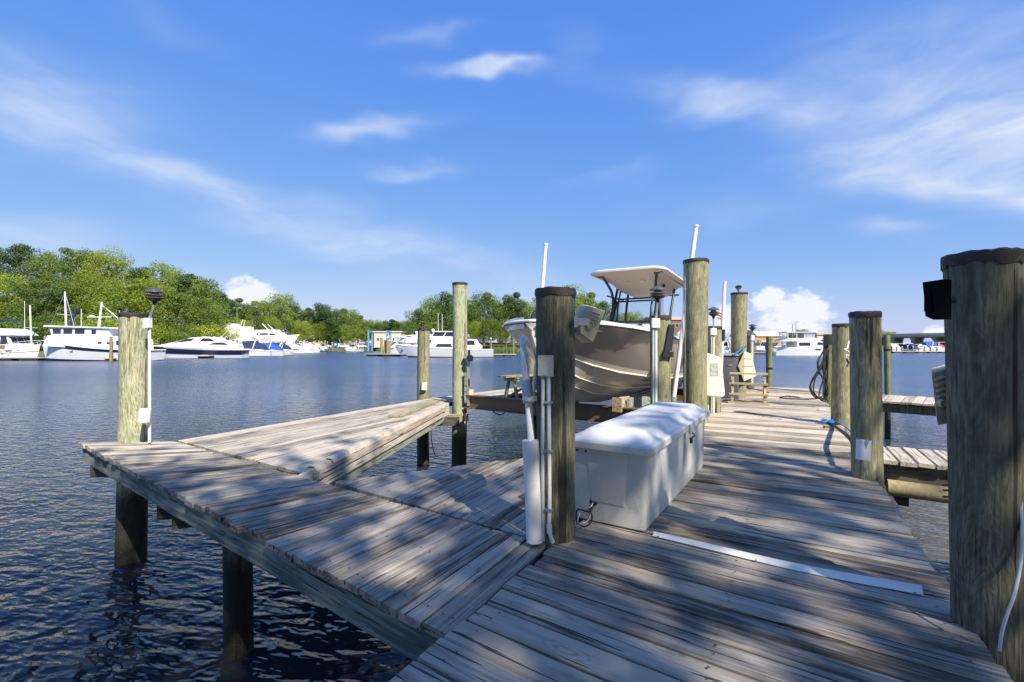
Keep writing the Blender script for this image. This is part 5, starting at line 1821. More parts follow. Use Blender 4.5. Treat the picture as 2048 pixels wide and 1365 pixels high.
rows = [
 ('hillside back row', 'hillside trees', 'tree', [(-170, 470, 150, 0, 1.0), (-100, 468, 152, 2, 1.1), (-35, 474, 150, 0, 1.0), (40, 482, 154, 1, 1.1), (100, 502, 156, 2, 1.0), (165, 490, 152, 0, 1.05), (215, 496, 150, 4, 1.0), (280, 530, 152, 1, 1.0), (325, 522, 152, 2, .9), (375, 540, 150, 3, 1.2), (408, 548, 148, 1, 1.0)]),
 ('hillside middle row', 'hillside trees', 'tree', [(-120, 540, 134, 1, 1.2), (-50, 548, 133, 0, 1.2), (18, 545, 134, 2, 1.2), (75, 552, 133, 1, 1.2), (135, 565, 133, 3, 1.5), (185, 545, 134, 4, 1.1), (240, 560, 132, 0, 1.2), (300, 552, 134, 4, 1.2), (350, 580, 136, 1, 1.3), (400, 592, 140, 2, 1.2)]),
 ('low hillside front row', 'waterside shrubs', 'shrub', [(-80, 630, 119, 6, 1.0), (-20, 622, 118, 5, 1.0), (40, 635, 118, 6, 1.1), (95, 628, 119, 6, 1.0), (150, 640, 118, 5, 1.2), (205, 630, 119, 6, 1.1), (262, 640, 120, 5, 1.1), (318, 648, 124, 5, 1.1), (372, 652, 128, 6, 1.2), (415, 650, 134, 5, 1.1), (445, 655, 142, 5, 1.0)]),
 ('tall row behind the boat yard', 'boat yard trees', 'tree', [(440, 580, 205, 1, 1.0), (468, 592, 212, 3, 1.2), (500, 604, 220, 1, 1.1), (528, 594, 215, 0, .95), (562, 584, 214, 2, .9), (592, 606, 220, 1, 1.0), (617, 612, 226, 3, 1.1), (645, 602, 224, 1, 1.0), (672, 610, 228, 0, 1.0), (700, 616, 228, 2, .95), (716, 628, 232, 3, 1.0)]),
 ('lower row behind the boat yard', 'boat yard trees', 'tree', [(452, 634, 186, 6, 1.3), (480, 640, 190, 5, 1.1), (545, 632, 204, 2, 1.1), (605, 640, 214, 2, 1.2), (635, 645, 218, 4, 1.1), (665, 640, 220, 1, 1.3), (696, 646, 222, 0, 1.2)]),
 ('distant low tree line', 'distant tree line', 'tree', [(732, 641, 430, 1, 1.2), (746, 638, 440, 2, 1.2), (760, 642, 430, 0, 1.2), (774, 639, 440, 1, 1.2), (788, 637, 430, 3, 1.5), (802, 641, 440, 2, 1.2), (816, 640, 430, 0, 1.2), (832, 638, 440, 1, 1.2)]),
 ('wooded point', 'trees on the wooded point', 'tree', [(838, 615, 176, 1, 1.0), (866, 594, 180, 2, 1.0), (896, 580, 178, 1, 1.0), (925, 590, 174, 0, 1.0), (968, 577, 172, 0, .95), (1000, 600, 178, 1, 1.0), (1024, 580, 174, 3, .95), (1050, 600, 182, 2, 1.0), (1100, 580, 180, 1, 1.0), (1138, 566, 176, 2, .9), (1172, 580, 180, 3, 1.1), (1205, 598, 186, 1, 1.0)]),
 ('lower edge of the wooded point', 'trees on the wooded point', 'tree', [(842, 652, 165, 6, 1.0), (866, 640, 166, 0, 1.2), (902, 640, 164, 1, 1.2), (948, 640, 162, 4, 1.0), (982, 632, 160, 0, 1.1), (1012, 640, 160, 4, 1.0), (1044, 648, 162, 2, 1.2), (1080, 640, 164, 1, 1.3), (1120, 640, 168, 0, 1.2), (1232, 625, 190, 2, 1.1), (1262, 618, 195, 0, 1.1), (1290, 632, 200, 1, 1.1), (1318, 622, 205, 2, 1.0)]),
 ('clump behind the catamaran', 'right bank trees', 'tree', [(1430, 655, 240, 1, 1.3), (1548, 664, 300, 2, 1.8), (1583, 662, 205, 1, 1.1), (1606, 656, 200, 0, 1.1), (1626, 662, 200, 1, 1.2)]),
 ('clump past the bridge', 'trees past the bridge', 'tree', [(1735, 659, 420, 1, 1.4), (1752, 657, 420, 2, 1.2), (1778, 661, 430, 0, 1.4)]),
]
allT = T + [Bsh, Bsd]
for (phrase, grp, cat, lst) in rows:
    for k, (px, top, Y, ti, wd) in enumerate(sorted(lst)):
        tm = allT[ti]
        kind = {0: 'leafy green', 1: 'dense dark green', 2: 'broad green', 3: 'slender dark', 4: 'yellow-green', 5: 'bright yellow-green', 6: 'bushy green'}[ti]
        plant(tm, px, top, Y, '%s %s, %s from left in the %s' % (kind, cat if ti < 5 else 'shrub', ORD[k], phrase), grp, wd, cat if ti < 5 else 'shrub')
# reeds at the water's edge
rd = random.Random(3)
m = MB()
for i in range(2600):
    px = rd.uniform(980, 1075)
    d = rd.uniform(-2.0, 3.0)
    Y = interp(SH, px) + d - 4
    X = (px - 1024) * Y / F
    h = rd.uniform(1.2, 2.6) * (1.0 if px < 1035 else .55)
    a = rd.uniform(0, pi)
    w = .09
    lx, ly = rd.uniform(-.4, .4), rd.uniform(-.4, .4)
    m.add([(X - w * cos(a), Y - w * sin(a), 0), (X + w * cos(a), Y + w * sin(a), 0), (X + lx, Y + ly, h)], [(0, 1, 2)])
tag(m.build('marsh_reeds', MAT['reed'], fix=False), 'green marsh reeds at the water edge below the wooded point', 'reeds', kind='stuff')

# ---- the shade trees on the near bank behind the viewer
m = MB()
bx = [(-60, -9), (-14, -8), (-4, -5.5), (3, -4.6), (10, -6.5), (60, -9), (60, -80), (-60, -80)]
m.prism(bx, -1.0, 1.15)
tag(m.build('near_bank', MAT['grass']), kind='structure')
SHADE = []
def shade_tree(x, y, H, W, seed, label, n=11500, leaf=.28, low=.38, clumps=27):
    t = make_tree(seed, H, W, MAT['leaf'], leaf=leaf, n=n, clumps=clumps, low=low)
    t.location = (x, y, 1.1)
    tag(t, label, 'tree', 'shade trees on the near bank')
    return t
shade_tree(8.6, -10.5, 17.5, 10.5, 21, 'large shade tree on the near bank, right of the pier foot')
shade_tree(2.0, -10.5, 16.5, 9.5, 23, 'large shade tree on the near bank, beside the pier foot')
shade_tree(-3.5, -9.8, 14.5, 7.5, 25, 'smaller shade tree on the near bank, left of the pier foot')

shade_tree(-11, -14, 17, 11, 27, 'big sky-blocking tree added on the near bank, far left of the pier foot', n=6000)  # unseen tree added to hold sky light off the foreground
shade_tree(17, -13, 11.5, 11, 29, 'broad low sky-blocking tree added on the near bank, far right of the pier foot', n=6000)  # also added out of view, cuts sky light from the right

# ================================================================== boats in the distance
def hull_loft(t, L_, B, hb, hs, mat, band=None, boot=None, rake=.10, name='hull', tumble=.92):
    """bow towards +x; returns section function"""
    N = 11
    def sec(f):
        x = -L_ / 2 + L_ * f
        w = B / 2 * (1 - max(0, (f - .45) / .55) ** 2.2)
        zs = hs + (hb - hs) * max(0, (f - .15) / .85) ** 1.7
        xw = x - rake * L_ * max(0, (f - .6) / .4) ** 2
        return x, xw, w, zs
    def ring(f, z0, z1, off=0.0):
        x, xw, w, zs = sec(f)
        out = []
        for q in (z0, (z0 + z1) / 2, z1):
            zz = -.4 + (zs + .4) * q
            ww = max(.02, w * (tumble * .72 + (1 - tumble * .72) * q ** .8)) + off
            out.append((xw + (x - xw) * q ** .8, ww, zz))
        return out
    def strip(z0, z1, off, nm, mt):
        m = MB()
        for sg in (1, -1):
            m.rings([[Vector((a, b * sg, c)) for a, b, c in ring(i / N, z0, z1, off)] for i in range(N + 1)], False, False, closed=False)
        r = ring(0, z0, z1, off)
        m.quad(*([Vector((a, b, c)) for a, b, c in r] + [Vector((a, -b, c)) for a, b, c in r[::-1]]))
        return m.build(nm, mt, t, smooth=40)
    strip(0, 1, 0, name, mat)
    if band:
        strip(band[0], band[1], .025, 'hull_stripe', band[2])
    if boot:
        strip(0, .4 / (hs + .4) + .06, .02, 'boot_stripe', boot)
    m = MB()
    top = [ring(i / N, 1, 1)[2] for i in range(N + 1)]
    m.add([Vector((a, b, c - .03)) for a, b, c in top] + [Vector((a, -b, c - .03)) for a, b, c in top], [(i, i + 1, N + 2 + i, N + 1 + i) for i in range(N)])
    m.build('deck', MAT['gel'], t)
    m = MB()
    for sg in (1, -1):
        m.tube([Vector((a, b * sg, c)) for a, b, c in top], .05, 5)
    m.build('rub_rail', MAT['gel'], t, smooth=60)

def block(t, name, prof, hw, mat, k=.06):
    return MB().side(prof, -hw, hw, k).build(name, mat, t)

def panes(t, quads, hw, k, zb, mat='window', name='window', off=.03):
    for qd in quads:
        for sg in (1, -1):
            pts = [Vector((x, sg * (hw - k * (z - zb) + off), z)) for x, z in qd]
            back = [p - Vector((0, sg * .06, 0)) for p in pts]
            MB().rings([back, pts], True, True).build(name, MAT[mat], t)

def qd(x0, x1, z0, z1, sl0=0.0, sl1=0.0):
    return [(x0, z0), (x1, z0), (x1 + sl1, z1), (x0 + sl0, z1)]

def rails(t, pts, h, mat='gel'):
    m = MB()
    top = [Vector(p) + Vector((0, 0, h)) for p in pts]
    m.tube(top, .035, 5)
    for p in pts:
        m.tube([p, Vector(p) + Vector((0, 0, h))], .03, 5)
    m.build('rail', MAT[mat], t)

def pole(t, name, a, b, r=.06, mat='gel', r1=None):
    return MB().tube([a, b], [r, r1 or r], 6).build(name, MAT[mat], t, smooth=60)

def fpos(px, Y, z=0.0):
    return ((px - 1024) * Y / F, Y, z)

# trawler with a navy sheer stripe
t = thing('trawler_yacht', 'white trawler yacht with navy stripe and two masts, behind the far left piling', 'boat', fpos(200, 82), pi + radians(6))
hull_loft(t, 18.6, 5.0, 3.55, 1.9, MAT['gel'], (.80, .97, MAT['navy']), MAT['navy'], rake=.05)
block(t, 'trunk_cabin', [(-7.5, 1.6), (7.6, 2.6), (6.9, 4.35), (5.4, 4.55), (-6.8, 4.2), (-7.5, 3.6)], 2.0, MAT['gel'])
block(t, 'wheelhouse', [(-2.6, 4.2), (6.3, 4.3), (6.7, 5.75), (-2.6, 5.6)], 1.75, MAT['gel'], .03)
block(t, 'wheelhouse_roof', [(-4.4, 5.55), (7.4, 5.85), (7.2, 6.1), (-4.4, 5.75)], 2.1, MAT['gel'], 0)
panes(t, [qd(4.9, 6.1, 4.65, 5.55, .0, .1), qd(3.1, 4.5, 4.65, 5.55), qd(1.2, 2.7, 4.65, 5.55), qd(-.6, .1, 4.6, 5.4)], 1.75, .03, 4.2)
for y in (-1.0, 0, 1.0):
    MB().box((6.62, y, 5.1), (.08, .85, .8)).build('window', MAT['window'], t)
panes(t, [qd(-1.6, -1.0, 2.95, 3.3), qd(-3.0, -2.4, 2.9, 3.25), qd(-5.4, -3.9, 2.75, 3.5), qd(-6.9, -5.8, 2.7, 3.45)], 2.0, .06, 1.6)
panes(t, [qd(2.6, 3.1, 2.0, 2.2), qd(.4, 1.0, 1.9, 2.1)], 2.42, 0, 0, 'black', 'porthole')
pole(t, 'mast', (5.4, 0, 6), (5.6, 0, 12.0), .17, r1=.12)
pole(t, 'spreader', (5.5, -1.6, 8.0), (5.5, 1.6, 8.0), .05)
pole(t, 'mast', (.2, 0, 5.7), (-.3, 0, 10.3), .2, r1=.15)
pole(t, 'radar_arm', (2.0, 0, 7.6), (-1.9, 0, 7.7), .07)
MB().lathe([(.35, 0), (.35, .22), (.1, .3)], 12, (1.3, 0, 7.7)).build('radar', MAT['gel'], t, smooth=40)
pole(t, 'boom', (-.2, 0, 9.8), (-4.6, 0, 6.0), .08)
pole(t, 'antenna', (2.4, .8, 5.9), (2.4, .8, 9.0), .05)
pole(t, 'antenna', (-2.6, -.8, 5.8), (-2.6, -.8, 8.8), .05)
for a_, b_ in (((5.6, 0, 11.8), (8.9, 0, 3.7)), ((5.6, 0, 11.8), (3.0, 1.5, 6.0)), ((5.6, 0, 11.6), (3.8, 0, 6.2)), ((-.3, 0, 10), (-4.4, 1.2, 5.8))):
    pole(t, 'stay', a_, b_, .03, 'galv')
MB().box((4.3, 0, 7.6), (.3, .3, 3.2), Matrix.Rotation(radians(-18), 3, 'Y')).build('furled_sail', MAT['navycanvas'], t)
rails(t, [(8.9, 0, 3.55), (8.0, .9, 3.4), (6.6, 1.6, 3.1), (5.2, 1.95, 2.85)], .7)
rails(t, [(8.9, 0, 3.55), (8.0, -.9, 3.4), (6.6, -1.6, 3.1), (5.2, -1.95, 2.85)], .7)

# flybridge trawler at the picture's left edge
t = thing('flybridge_trawler', 'white flybridge trawler with teak trim and blue bimini at the left edge', 'boat', fpos(-5, 86.5), radians(-5))
hull_loft(t, 17.5, 4.9, 2.9, 1.7, MAT['gel'], (.60, .64, MAT['teak']), MAT['navy'], rake=.06)
block(t, 'saloon', [(-6, 1.5), (5.0, 1.9), (5.2, 2.7), (4.3, 4.5), (-6, 4.4)], 1.95, MAT['gel'])
block(t, 'flybridge', [(-6.2, 4.4), (5.9, 4.5), (4.9, 5.2), (3.4, 5.75), (-6.2, 5.35)], 2.1, MAT['gel'], .1)
panes(t, [qd(.6, 2.1, 3.1, 4.3), qd(-1.2, .2, 3.1, 4.3), qd(-3.2, -1.6, 3.1, 4.3), qd(-5.2, -3.6, 3.1, 4.3), [(2.9, 2.9), (4.6, 2.9), (4.0, 4.35), (3.1, 4.35)]], 1.95, .06, 1.5)
for y in (-1.1, 0, 1.1):
    MB().box((4.78, y, 3.6), (.1, .9, 1.2), Matrix.Rotation(radians(-26), 3, 'Y')).build('window', MAT['window'], t)
block(t, 'teak_rail', [(-6, 2.0), (4.0, 2.3), (4.0, 2.75), (-6, 2.45)], 2.2, MAT['teak'], 0)
block(t, 'bimini', [(-6, 7.1), (2.8, 7.2), (2.6, 7.45), (-5.6, 7.45)], 1.7, MAT['navycanvas'], 0)
for x in (-4.5, -1.5, 1.9):
    for y in (-1.5, 1.5):
        pole(t, 'bimini_pole', (x, y, 5.3), (x, y, 7.15), .04, 'galv')
block(t, 'helm_seat', [(-3.4, 5.3), (-1.0, 5.4), (-1.0, 6.1), (-3.4, 6.1)], 1.2, MAT['gel'])
pole(t, 'mast', (6.9, 0, 2.6), (6.6, 0, 10.0), .12)
pole(t, 'spreader', (6.7, -1.1, 5.9), (6.7, 1.1, 5.9), .05)
pole(t, 'antenna', (4.4, .9, 5.3), (4.4, .9, 10.9), .04)
panes(t, [qd(3.3, 3.7, 1.45, 1.6), qd(4.4, 4.8, 1.5, 1.65), qd(6.7, 7.0, 1.7, 1.85)], 2.12, 0, 0, 'black', 'porthole')
rails(t, [(8.6, 0, 2.9), (7.6, 1.0, 2.8), (6.2, 1.6, 2.6), (4.4, 2.0, 2.35)], .7)
rails(t, [(8.6, 0, 2.9), (7.6, -1.0, 2.8), (6.2, -1.6, 2.6), (4.4, -2.0, 2.35)], .7)

# dark hulled sport yacht
t = thing('sport_yacht', 'sleek sport yacht with a navy hull and white cabin, right of the far left piling', 'boat', fpos(392, 101), pi + radians(10))
hull_loft(t, 19.6, 4.9, 2.75, 1.75, MAT['gel'], (.48, .93, MAT['navy']), None, rake=.20)
block(t, 'coachroof', [(-8.8, 1.7), (7.2, 2.5), (3.6, 3.35), (.4, 4.3), (-2.2, 4.55), (-5.2, 4.35), (-8.8, 2.6)], 1.95, MAT['gel'], .22)
panes(t, [[(.2, 3.6), (3.9, 3.15), (1.2, 4.05), (-.4, 4.2)], [(-4.4, 3.5), (-1.4, 3.55), (-2.0, 4.2), (-3.4, 4.15)], [(-7.2, 2.75), (-2.8, 2.85), (-4.6, 3.3), (-6.0, 3.3)]], 1.95, .22, 1.7)
MB().rings([[Vector((3.3, -1.35, 3.45)), Vector((3.3, 1.35, 3.45)), Vector((.4, 1.15, 4.34)), Vector((.4, -1.15, 4.34))], [Vector((3.3, -1.35, 3.5)), Vector((3.3, 1.35, 3.5)), Vector((.4, 1.15, 4.39)), Vector((.4, -1.15, 4.39))]], True, True).build('windshield', MAT['window'], t)
MB().lathe([(.3, 0), (.32, .35), (.2, .55)], 12, (-3.0, 0, 4.5)).build('radar_dome', MAT['cardark'], t, smooth=40)
MB().lathe([(.32, 0), (.34, .35), (.2, .6)], 12, (-6.2, 0, 3.9)).build('radar_dome', MAT['cardark'], t, smooth=40)
pole(t, 'radar_arch', (-6.6, 1.4, 2.8), (-5.4, 1.3, 4.6), .12)
pole(t, 'radar_arch', (-6.6, -1.4, 2.8), (-5.4, -1.3, 4.6), .12)
pole(t, 'antenna', (-5.2, .6, 4.4), (-7.2, .6, 6.8), .04)

# convertible yacht in the middle
t = thing('motor_yacht', 'long white flybridge motor yacht moored behind the short yellowish piling', 'boat', fpos(893, 105), pi + radians(4))
hull_loft(t, 20.8, 5.3, 2.7, 1.75, MAT['gel'], None, MAT['darkfloat'], rake=.12)
block(t, 'saloon', [(-8.0, 1.6), (5.4, 2.1), (3.2, 3.2), (2.6, 3.9), (-6.8, 4.0), (-7.2, 3.2), (-8.0, 2.6)], 2.15, MAT['gel'])
panes(t, [qd(-1.4, 2.4, 2.3, 3.0, .3, -.6), qd(-6.4, -4.0, 2.75, 3.75, .3, .0)], 2.15, .06, 1.6)
block(t, 'side_stripe', [(-8.2, 2.02), (-4.6, 2.1), (-4.6, 2.2), (-8.2, 2.14)], 2.2, MAT['black'], 0)
block(t, 'flybridge', [(-3.6, 3.9), (4.2, 3.9), (3.8, 4.7), (-3.2, 4.6)], 1.9, MAT['gel'])
block(t, 'bridge_enclosure', [(-2.6, 4.6), (3.4, 4.7), (2.4, 5.6), (-2.4, 5.6)], 1.7, MAT['window'], .1)
block(t, 'bridge_roof', [(-3.4, 5.6), (3.0, 5.6), (2.8, 5.8), (-3.4, 5.8)], 1.9, MAT['gel'], 0)
for x in (3.2, .6, -2.3):
    for y in (-1.72, 1.72):
        pole(t, 'bridge_pillar', (x, y, 4.6), (x - .7, y * .96, 5.65), .13)
MB().lathe([(.35, 0), (.4, .3), (.2, .55)], 12, (3.0, 0, 5.8)).build('radar_dome', MAT['gel'], t, smooth=40)
for x, h in ((1.8, 9.8), (.9, 9.6), (-2.2, 10.5)):
    pole(t, 'antenna', (x, .5, 5.8), (x, .5, h), .05)
rails(t, [(10.2, 0, 2.7), (8.6, 1.2, 2.55), (6.4, 1.9, 2.4)], .7)
rails(t, [(10.2, 0, 2.7), (8.6, -1.2, 2.55), (6.4, -1.9, 2.4)], .7)

# power catamaran on the right
t = thing('power_catamaran', 'big white power catamaran with a flybridge, moored across the water at right', 'boat', fpos(1604, 125), radians(-6))
for y in (-2.6, 2.6):
    rr = []
    for f in [i / 8 for i in range(9)]:
        x = -8 + 16 * f
        w = 1.0 * (1 - max(0, (f - .55) / .45) ** 2) + .03
        zt = 1.0 + 1.3 * min(1, f * 2.2)
        rr.append([Vector((x - .5 * (f > .9), y - w * .5, -.4)), Vector((x - .5 * (f > .9), y + w * .5, -.4)), Vector((x, y + w, zt)), Vector((x, y - w, zt))])
    MB().rings(rr).build('hull', MAT['gel'], t, smooth=40)
block(t, 'bridge_deck', [(-6, 1.2), (6.4, 1.3), (7.2, 2.3), (-4.5, 2.2)], 3.3, MAT['gel'], 0)
block(t, 'saloon', [(-2.6, 2.2), (6.6, 2.3), (4.4, 3.4), (3.0, 3.75), (-2.6, 3.75)], 3.1, MAT['gel'], .1)
panes(t, [[(2.2, 2.75), (5.0, 2.7), (3.4, 3.4), (2.4, 3.5)], qd(-2.2, .6, 2.5, 3.4)], 3.1, .1, 2.2)
panes(t, [qd(1.6, 3.0, 1.55, 1.75), qd(5.4, 6.4, 1.6, 1.8)], 3.58, 0, 0)
block(t, 'flybridge', [(-6.4, 3.7), (3.4, 3.75), (2.0, 4.6), (-4.6, 4.5)], 3.0, MAT['gel'], .05)
block(t, 'hardtop', [(-5.0, 6.0), (2.4, 6.0), (2.2, 6.2), (-5.0, 6.2)], 2.6, MAT['gel'], 0)
block(t, 'bridge_enclosure', [(-.6, 4.55), (2.0, 4.6), (2.2, 6.0), (-.6, 6.0)], 2.3, MAT['galv'], .05)
for x in (-4.6, -2.4):
    for y in (-2.3, 2.3):
        pole(t, 'hardtop_post', (x, y, 4.5), (x, y, 6.05), .1)
MB().rings([[Vector((-8.5 + u, y, z)) for u, z in ((0, 1.2), (1.0, 1.0), (1.6, 1.6), (.2, 2.0))] for y in (-1.8, 1.8)], True, True).build('dinghy', MAT['galv'], t)

for o_ in list(COL.objects):
    if o_.parent is None and o_.get('category') == 'boat':
        nest(o_, {'hull': ('hull_stripe', 'boot_stripe', 'rub_rail', 'porthole'), 'wheelhouse': ('wheelhouse_roof',), 'coachroof': ('window', 'windshield'), 'saloon': ('window',), 'trunk_cabin': ('window',), 'flybridge': ('bridge_enclosure', 'bridge_roof', 'bridge_pillar', 'helm_seat'), 'mast': ('spreader', 'stay')})
# ---- cruisers: three kinds, copied
def cruiser(canvas, nm, hullm='gel'):
    t = thing(nm, 'x', 'boat')
    hull_loft(t, 9.4, 3.1, 1.65, 1.05, MAT[hullm], None, MAT['navy'] if canvas != 'bluecanvas' else None, rake=.14)
    block(t, 'cabin', [(-.6, 1.0), (3.4, 1.35), (2.2, 1.9), (.8, 2.05), (-.6, 2.0)], 1.2, MAT['gel'], .1)
    MB().rings([[Vector((.9, -1.1, 2.0)), Vector((.9, 1.1, 2.0)), Vector((.1, .95, 2.85)), Vector((.1, -.95, 2.85))], [Vector((.96, -1.1, 2.0)), Vector((.96, 1.1, 2.0)), Vector((.16, .95, 2.85)), Vector((.16, -.95, 2.85))]], True, True).build('windshield', MAT['window'], t)
    panes(t, [qd(.9, 2.4, 1.55, 1.8, .1, -.4)], 1.2, .1, 1.0)
    if canvas:
        block(t, 'canvas', [(-4.4, 1.2), (-.2, 1.6), (.1, 2.9), (-1.9, 3.05), (-3.6, 2.2)], 1.3, MAT[canvas], .2)
    pole(t, 'radar_arch', (-1.6, 1.3, 1.2), (-2.2, 1.0, 3.2), .1)
    pole(t, 'radar_arch', (-1.6, -1.3, 1.2), (-2.2, -1.0, 3.2), .1)
    pole(t, 'radar_arch', (-2.2, -1.0, 3.2), (-2.2, 1.0, 3.2), .1)
    nest(t, {'hull': ('boot_stripe', 'rub_rail'), 'cabin': ('windshield', 'window')})
    return t
KC = {'navy canvas': cruiser('navycanvas', 'cabin_cruiser'), 'blue canvas': cruiser('bluecanvas', 'cabin_cruiser'), 'open cockpit': cruiser(None, 'cabin_cruiser'), 'red canvas': cruiser('redcanvas', 'cabin_cruiser'), 'cream canvas': cruiser('creamwall', 'cabin_cruiser')}
usedc = set()
def put_cruiser(kind, px, Y, ang, label, group, k=1.0, z=0.0):
    src = KC[kind]
    o = src if kind not in usedc else copy_tree(src)
    usedc.add(kind)
    o.location = fpos(px, Y, z)
    o.rotation_euler = (0, 0, radians(ang))
    o.scale = (k, k, k)
    return tag(o, label, 'boat', group)
lst = [('navy canvas', 487, 112, 200, 1.25), ('open cockpit', 505, 124, 205, 1.1), ('blue canvas', 524, 121, 195, 1.1), ('navy canvas', 545, 134, 200, 1.15), ('open cockpit', 546, 126, 190, 1.0), ('cream canvas', 572, 146, 205, 1.1), ('open cockpit', 590, 150, 215, 1.1), ('cream canvas', 607, 160, 200, 1.1), ('open cockpit', 706, 185, 250, 1.0)]
for k, (kd, px, Y, a, sc) in enumerate(lst):
    put_cruiser(kd, px, Y, a, 'white cruiser with %s, %s from the left along the long floating dock' % (kd, ORD[k]), 'cruisers along the long floating dock', sc)
lst = [('open cockpit', 1448, 140, 60, 1.2), ('cream canvas', 1462, 142, 80, 1.4), ('open cockpit', 1518, 142, 100, 1.2), ('navy canvas', 1530, 146, 80, 1.2), ('open cockpit', 1552, 142, 110, 1.2), ('cream canvas', 1640, 150, 200, 1.5), ('open cockpit', 1652, 144, 180, 1.3)]
for k, (kd, px, Y, a, sc) in enumerate(lst):
    put_cruiser(kd, px, Y, a, 'moored white boat, %s, %s from left in the marina by the catamaran' % (kd, ORD[k]), 'boats in the right hand marina', sc)
lst = [('cream canvas', 1783, 165, 70, 1.0), ('open cockpit', 1795, 168, 200, 1.0), ('navy canvas', 1808, 166, 110, 1.0), ('open cockpit', 1820, 170, 250, 1.1), ('cream canvas', 1832, 166, 190, 1.0), ('blue canvas', 1845, 166, 185, 1.25), ('red canvas', 1858, 170, 175, 1.15), ('open cockpit', 1872, 166, 190, 1.15), ('open cockpit', 1905, 168, 175, 1.1), ('navy canvas', 1950, 168, 175, 1.1)]
for k, (kd, px, Y, a, sc) in enumerate(lst):
    put_cruiser(kd, px, Y, a, 'small boat with %s, %s from the left under the bridge' % (kd, ORD[k]), 'boats under the bridge', sc)
put_cruiser('open cockpit', 473, 152, 190, 'white cruiser stored high above the white shed in the yard', 'stored boats', 1.0, 7.55)
put_cruiser('cream canvas', 830, 150, 200, 'large white cruiser stored ashore left of the short yellowish piling', 'stored boats', 1.35, 3.2)
put_cruiser('open cockpit', 815, 128, 195, 'white cruiser moored behind the bow of the long motor yacht', 'boats by the middle dock', 1.5, 0)
put_cruiser('navy canvas', 842, 122, 185, 'white cruiser with navy canvas behind the short yellowish piling', 'boats by the middle dock', 1.4, 0)

lst = [('open cockpit', 560, 138, 100, 1.0), ('cream canvas', 583, 156, 95, 1.1), ('blue canvas', 598, 164, 100, 1.0), ('open cockpit', 612, 172, 90, 1.2), ('open cockpit', 624, 180, 110, 1.1), ('cream canvas', 636, 190, 95, 1.1), ('open cockpit', 646, 196, 100, 1.1)]
for k, (kd, px, Y, a, sc) in enumerate(lst):
    put_cruiser(kd, px, Y, a, 'small berthed boat with %s, %s from left in the crowded yard basin' % (kd, ORD[k]), 'boats in the yard basin', sc)
lst = [('open cockpit', 505, 150, 10, 1.1), ('cream canvas', 528, 148, 185, 1.1), ('navy canvas', 607, 176, 20, 1.1), ('open cockpit', 690, 222, 15, 1.2), ('open cockpit', 756, 208, 170, 1.2), ('cream canvas', 812, 178, 190, 1.4)]
for k, (kd, px, Y, a, sc) in enumerate(lst):
    zz_ = ground((px - 1024) * Y / F, Y) + .9
    put_cruiser(kd, px, Y, a, 'white boat with %s standing ashore, %s from left among the boats in the yard' % (kd, ORD[k]), 'boats standing in the yard', sc, zz_)

# big yacht hauled out
t = thing('hauled_yacht', 'large white motor yacht standing on shore in the boat yard', 'boat', fpos(550, 156, 3.3), radians(-8))
hull_loft(t, 17.5, 4.8, 2.9, 2.0, MAT['gel'], None, MAT['navy'], rake=.14)
block(t, 'saloon', [(-7.6, 2.0), (3.6, 2.5), (2.0, 3.4), (-7.2, 3.6)], 2.0, MAT['gel'])
panes(t, [qd(-6.6, -4.6, 2.7, 3.3), qd(-4.0, -1.2, 2.7, 3.3), qd(-.6, 1.6, 2.7, 3.2, 0, -.6)], 2.0, .06, 2.0)
block(t, 'flybridge', [(-6.6, 3.5), (1.6, 3.5), (.4, 4.5), (-6.2, 4.4)], 1.8, MAT['gel'])
pole(t, 'radar_arch', (-1.4, 1.5, 4.4), (-3.6, 1.3, 6.4), .16)
pole(t, 'radar_arch', (-1.4, -1.5, 4.4), (-3.6, -1.3, 6.4), .16)
for x in (-5, 0, 4.5):
    for y in (-1.6, 1.6):
        pole(t, 'stand', (x, y, -2.2), (x, y * .8, 0.2), .1, 'bluesteel')

# ================================================================== floating docks and their posts
def float_dock(name, label, px0, Y0, px1, Y1, w=2.0):
    a, b = Vector(fpos(px0, Y0)), Vector(fpos(px1, Y1))
    d = (b - a)
    L_ = d.length
    t = thing(name, label, 'dock', (a + b) / 2, atan2(d.y, d.x))
    MB().box((0, 0, .50), (L_, w, .16)).build('deck', MAT['dockgrey'], t)
    n = max(2, int(L_ / 4))
    for i in range(n):
        MB().box((-L_ / 2 + L_ * (i + .5) / n, 0, .16), (L_ / n * .7, w * .9, .5)).build('float', MAT['darkfloat'], t)
    return t
float_dock('floating_dock', 'long grey floating dock running away past the sport yacht', 404, 97, 655, 202, 2.4)
float_dock('floating_dock', 'grey floating dock under the bow of the flybridge trawler at far left', -60, 83.5, 92, 83.5, 2.2)
float_dock('floating_dock', 'short grey dock stub beside the trawler stern, behind the far left piling', 215, 80.5, 236, 80.8, 2.0)
float_dock('floating_dock', 'small grey float off the bow of the middle motor yacht', 735, 118, 800, 114, 3.0)
float_dock('floating_dock', 'grey float with a white post behind the middle motor yacht stern', 976, 112, 1030, 114, 2.4)
float_dock('floating_dock', 'dark dock in front of the boats under the bridge', 1782, 158, 1990, 160, 1.6)
float_dock('floating_dock', 'dock in front of the right hand marina boats', 1436, 136, 1562, 138, 1.6)
